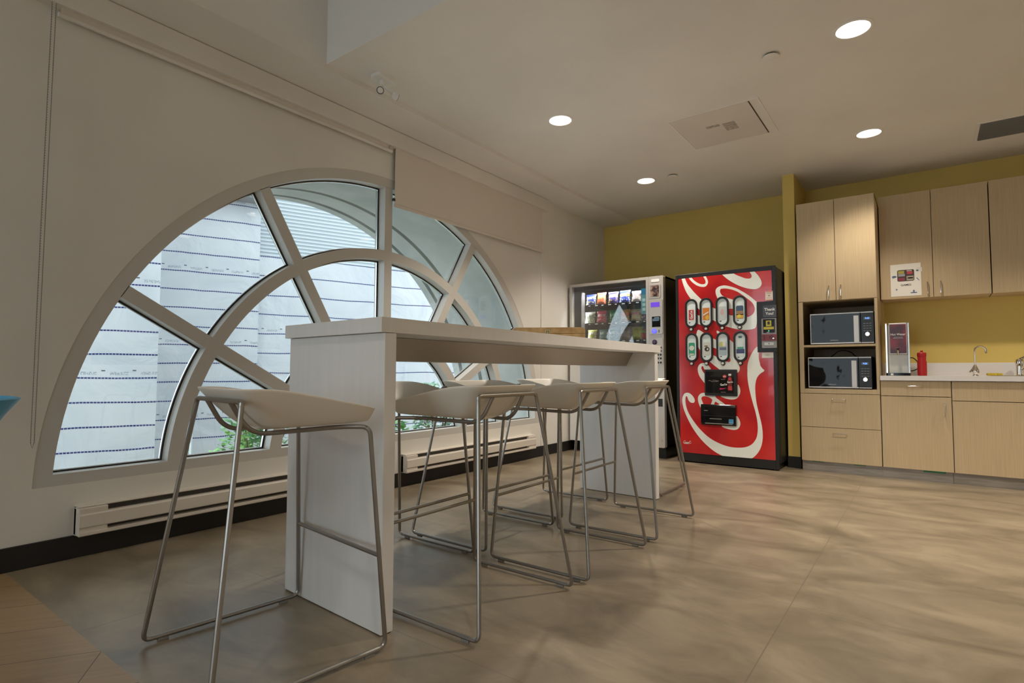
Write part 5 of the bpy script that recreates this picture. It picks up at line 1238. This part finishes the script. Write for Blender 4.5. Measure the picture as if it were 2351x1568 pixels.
pic([(3.266, 1.745), (3.273, 1.748), (3.290, 1.722), (3.288, 1.718)])
pic([(3.108, 1.650), (3.116, 1.653), (3.119, 1.664), (3.122, 1.653), (3.131, 1.650), (3.122, 1.647), (3.119, 1.634), (3.116, 1.647)])
pic(rect(3.246, 1.614, 0.046, 0.009)); pic(rect(3.246, 1.624, 0.010, 0.016)); pic([(3.237, 1.629), (3.255, 1.629), (3.246, 1.641)])
pic(ell(3.276, 1.812, 0.020, 0.016))
build('tape_strip', box(3.268, 3.310, gy - 0.0020, gy - 0.0015, 1.800, 1.838), mat('clear_tape', (0.78, 0.76, 0.72), 0.12), gs)

# ------------------------------------------------------------------ ceiling fittings and lamps
def spot(name, loc, power, parent, cone=112, blend=0.6, rad=0.06, col=(1.0, 0.90, 0.77)):
    d = bpy.data.lights.new(name, 'SPOT'); d.energy = power; d.spot_size = R(cone); d.spot_blend = blend; d.shadow_soft_size = rad; d.color = col
    o = link(bpy.data.objects.new(name, d)); o.location = Vector(loc) - (parent.location if parent else Vector((0, 0, 0))); o.parent = parent
    return o
LP = 95.0
def downlight(x, y, z, label, power=LP):
    t = thing('ceiling_light', label, 'ceiling light', (x, y, z))
    t['group'] = 'round recessed ceiling lights'
    build('trim_ring', MB().lathe([(0.083, 0.002), (0.102, 0.0005), (0.102, -0.003), (0.094, -0.006), (0.084, -0.004), (0.083, 0.002)], (x, y, z), 'z', 48, caps=False), M['white'], t, smooth=True)
    build('can', MB().lathe([(0.0835, 0.001), (0.080, 0.032), (0.080, 0.10)], (x, y, z), 'z', 40, caps=False), M['white'], t, smooth=True)
    build('lens', MB().lathe([(0.079, 0.036), (0.079, 0.028), (0.070, 0.0255)], (x, y, z), 'z', 40), M['lens'], t, smooth=True)
    spot('bulb', (x, y, z - 0.004), power, t)
downlight(3.045, 3.543, ZC, 'round recessed ceiling light at the top right, the largest in view', 118)
downlight(1.140, 3.553, ZC, 'round recessed ceiling light above the middle of the bar table')
downlight(3.003, 5.200, ZC, 'round recessed ceiling light close in front of the wall cabinets', 66)
downlight(1.121, 5.212, ZC, 'small-looking recessed ceiling light in front of the snack machine')
downlight(4.94, 3.55, ZC, 'round recessed ceiling light outside the frame on the right, nearer row', 130)
downlight(4.90, 5.20, ZC, 'round recessed ceiling light outside the frame on the right, far row')
def cover(x, y, r, label):
    o = thing('sprinkler_cover', label, 'sprinkler cover', (x, y, ZC))
    build('plate', MB().lathe([(r, -0.010), (r, -0.013), (r * 0.9, -0.0145)], (x, y, ZC), 'z', 32), M['ceil'], o, smooth=True)
    build('shadow_gap', MB().lathe([(r * 0.78, 0), (r * 0.78, -0.010)], (x, y, ZC), 'z', 24), M['shadow_gap'], o)
cover(2.620, 3.552, 0.046, 'flat round sprinkler cover on the ceiling beside the largest light')
cover(1.393, 5.212, 0.046, 'flat round sprinkler cover on the ceiling near the far light')
ap = thing('access_panel', 'rectangular ceiling access panel between the ceiling lights', 'access panel', (2.1, 4.39, ZC))
frame_pts = (1.775, 2.435, 4.05, 4.73)
m_ = MB(); a, b, c, d = frame_pts; w_ = 0.016
m_.box(a, b, c, c + w_, ZC - 0.004, ZC); m_.box(a, b, d - w_, d, ZC - 0.004, ZC); m_.box(a, a + w_, c + w_, d - w_, ZC - 0.004, ZC); m_.box(b - w_, b, c + w_, d - w_, ZC - 0.004, ZC)
build('frame', m_, M['ceil'], ap)
build('slot', box(b - 0.072, b - 0.066, c + 0.02, d - 0.02, ZC - 0.0028, ZC), M['shadow_gap'], ap)
build('door', box(a + 0.024, b - 0.074, c + 0.022, d - 0.022, ZC - 0.0026, ZC), M['panel_paint'], ap)
lbm = mat('faded_print', (0.30, 0.26, 0.22), 0.8); noise_color(lbm, (0.56, 0.52, 0.47), (0.26, 0.22, 0.18), scale=(1, 6, 1), nscale=40, lo=0.42, hi=0.6)
build('rating_label', box(2.11, 2.20, 4.33, 4.48, ZC - 0.0032, ZC - 0.0026), lbm, ap)
build('rating_label', box(1.99, 2.09, 4.32, 4.36, ZC - 0.0032, ZC - 0.0026), lbm, ap)
vg = thing('ceiling_vent', 'dark grey ceiling vent grille at the right edge of the frame', 'vent', (4.0, 5.69, ZC))
build('frame', box(3.685, 4.315, 5.48, 5.895, ZC - 0.004, ZC), M['ceil'], vg)
build('grille', box(3.705, 4.295, 5.50, 5.875, ZC - 0.006, ZC - 0.004), M['vent'], vg)
for i in range(14):
    y = 5.515 + i * 0.026; build('slat', MB().prism([(y, ZC - 0.006), (y + 0.012, ZC - 0.006), (y + 0.018, ZC - 0.012), (y + 0.006, ZC - 0.012)], 3.71, 4.29, 'x'), M['vent'], vg)
# twin-head emergency light
el = thing('emergency_light', 'small white twin-head emergency light on the ceiling edge above the window', 'emergency light', (0.53, 2.36, ZC))
build('base', MB().prism(rrect(0.485, 0.585, 2.27, 2.43, 0.03), ZC - 0.022, ZC + 0.008, 'z'), M['white'], el, bevel=0.005)
build('swivel', MB().lathe([(0.02, 0), (0.02, -0.035), (0.014, -0.045)], (0.535, 2.34, ZC - 0.02), 'z', 18), M['white'], el, smooth=True)
def head(c, d, parent):
    d = Vector(d).normalized(); c = Vector(c)
    o = build('lamp_head', MB().tube([c - d * 0.034, c - d * 0.026, c, c + d * 0.003], [0.014, 0.022, 0.026, 0.026], 22), M['white'], parent, smooth=True)
    build('bezel', MB().tube([c + d * 0.002, c + d * 0.006], [0.0245, 0.023], 22), M['vent'], o, smooth=True)
    build('lens', MB().tube([c + d * 0.005, c + d * 0.0085], [0.0185, 0.017], 22), M['paper'], o, smooth=True)
head((0.600, 2.270, ZC - 0.135), (0.78, -0.55, -0.25), el)
head((0.620, 2.392, ZC - 0.135), (0.35, 0.92, -0.30), el)
build('arm', MB().tube([(0.535, 2.34, ZC - 0.05), (0.555, 2.31, ZC - 0.085), (0.578, 2.285, ZC - 0.126)], 0.009, 10), M['white'], el, smooth=True)
build('arm', MB().tube([(0.535, 2.34, ZC - 0.05), (0.570, 2.350, ZC - 0.085), (0.610, 2.366, ZC - 0.124)], 0.009, 10), M['white'], el, smooth=True)

# lamps of the taller bay behind the camera
for bx_, by_, w_, pw_ in ((4.4, -0.3, 'right side, closer', 85), (2.5, -0.3, 'left side, closer', 32), (4.4, -2.2, 'right side, farther', 28), (2.5, -2.2, 'left side, farther', 15)):
    downlight(bx_, by_, 3.5, 'recessed light in the raised bay behind the camera, ' + w_, pw_)
# ------------------------------------------------------------------ daylight
wd = bpy.data.worlds.new('sky'); wd.use_nodes = True; scene.world = wd
bg = wd.node_tree.nodes['Background']; bg.inputs['Color'].default_value = (0.86, 0.925, 0.985, 1); bg.inputs['Strength'].default_value = 3.5

vs = scene.view_settings
vs.view_transform = 'Standard'; vs.look = 'None'; vs.gamma = 1.0; vs.use_curve_mapping = False; vs.exposure = 0.2
scene.cycles.max_bounces = 10; scene.cycles.diffuse_bounces = 5; scene.cycles.transparent_max_bounces = 16
scene.cycles.sample_clamp_indirect = 6.0
scene.cycles.use_denoising = True
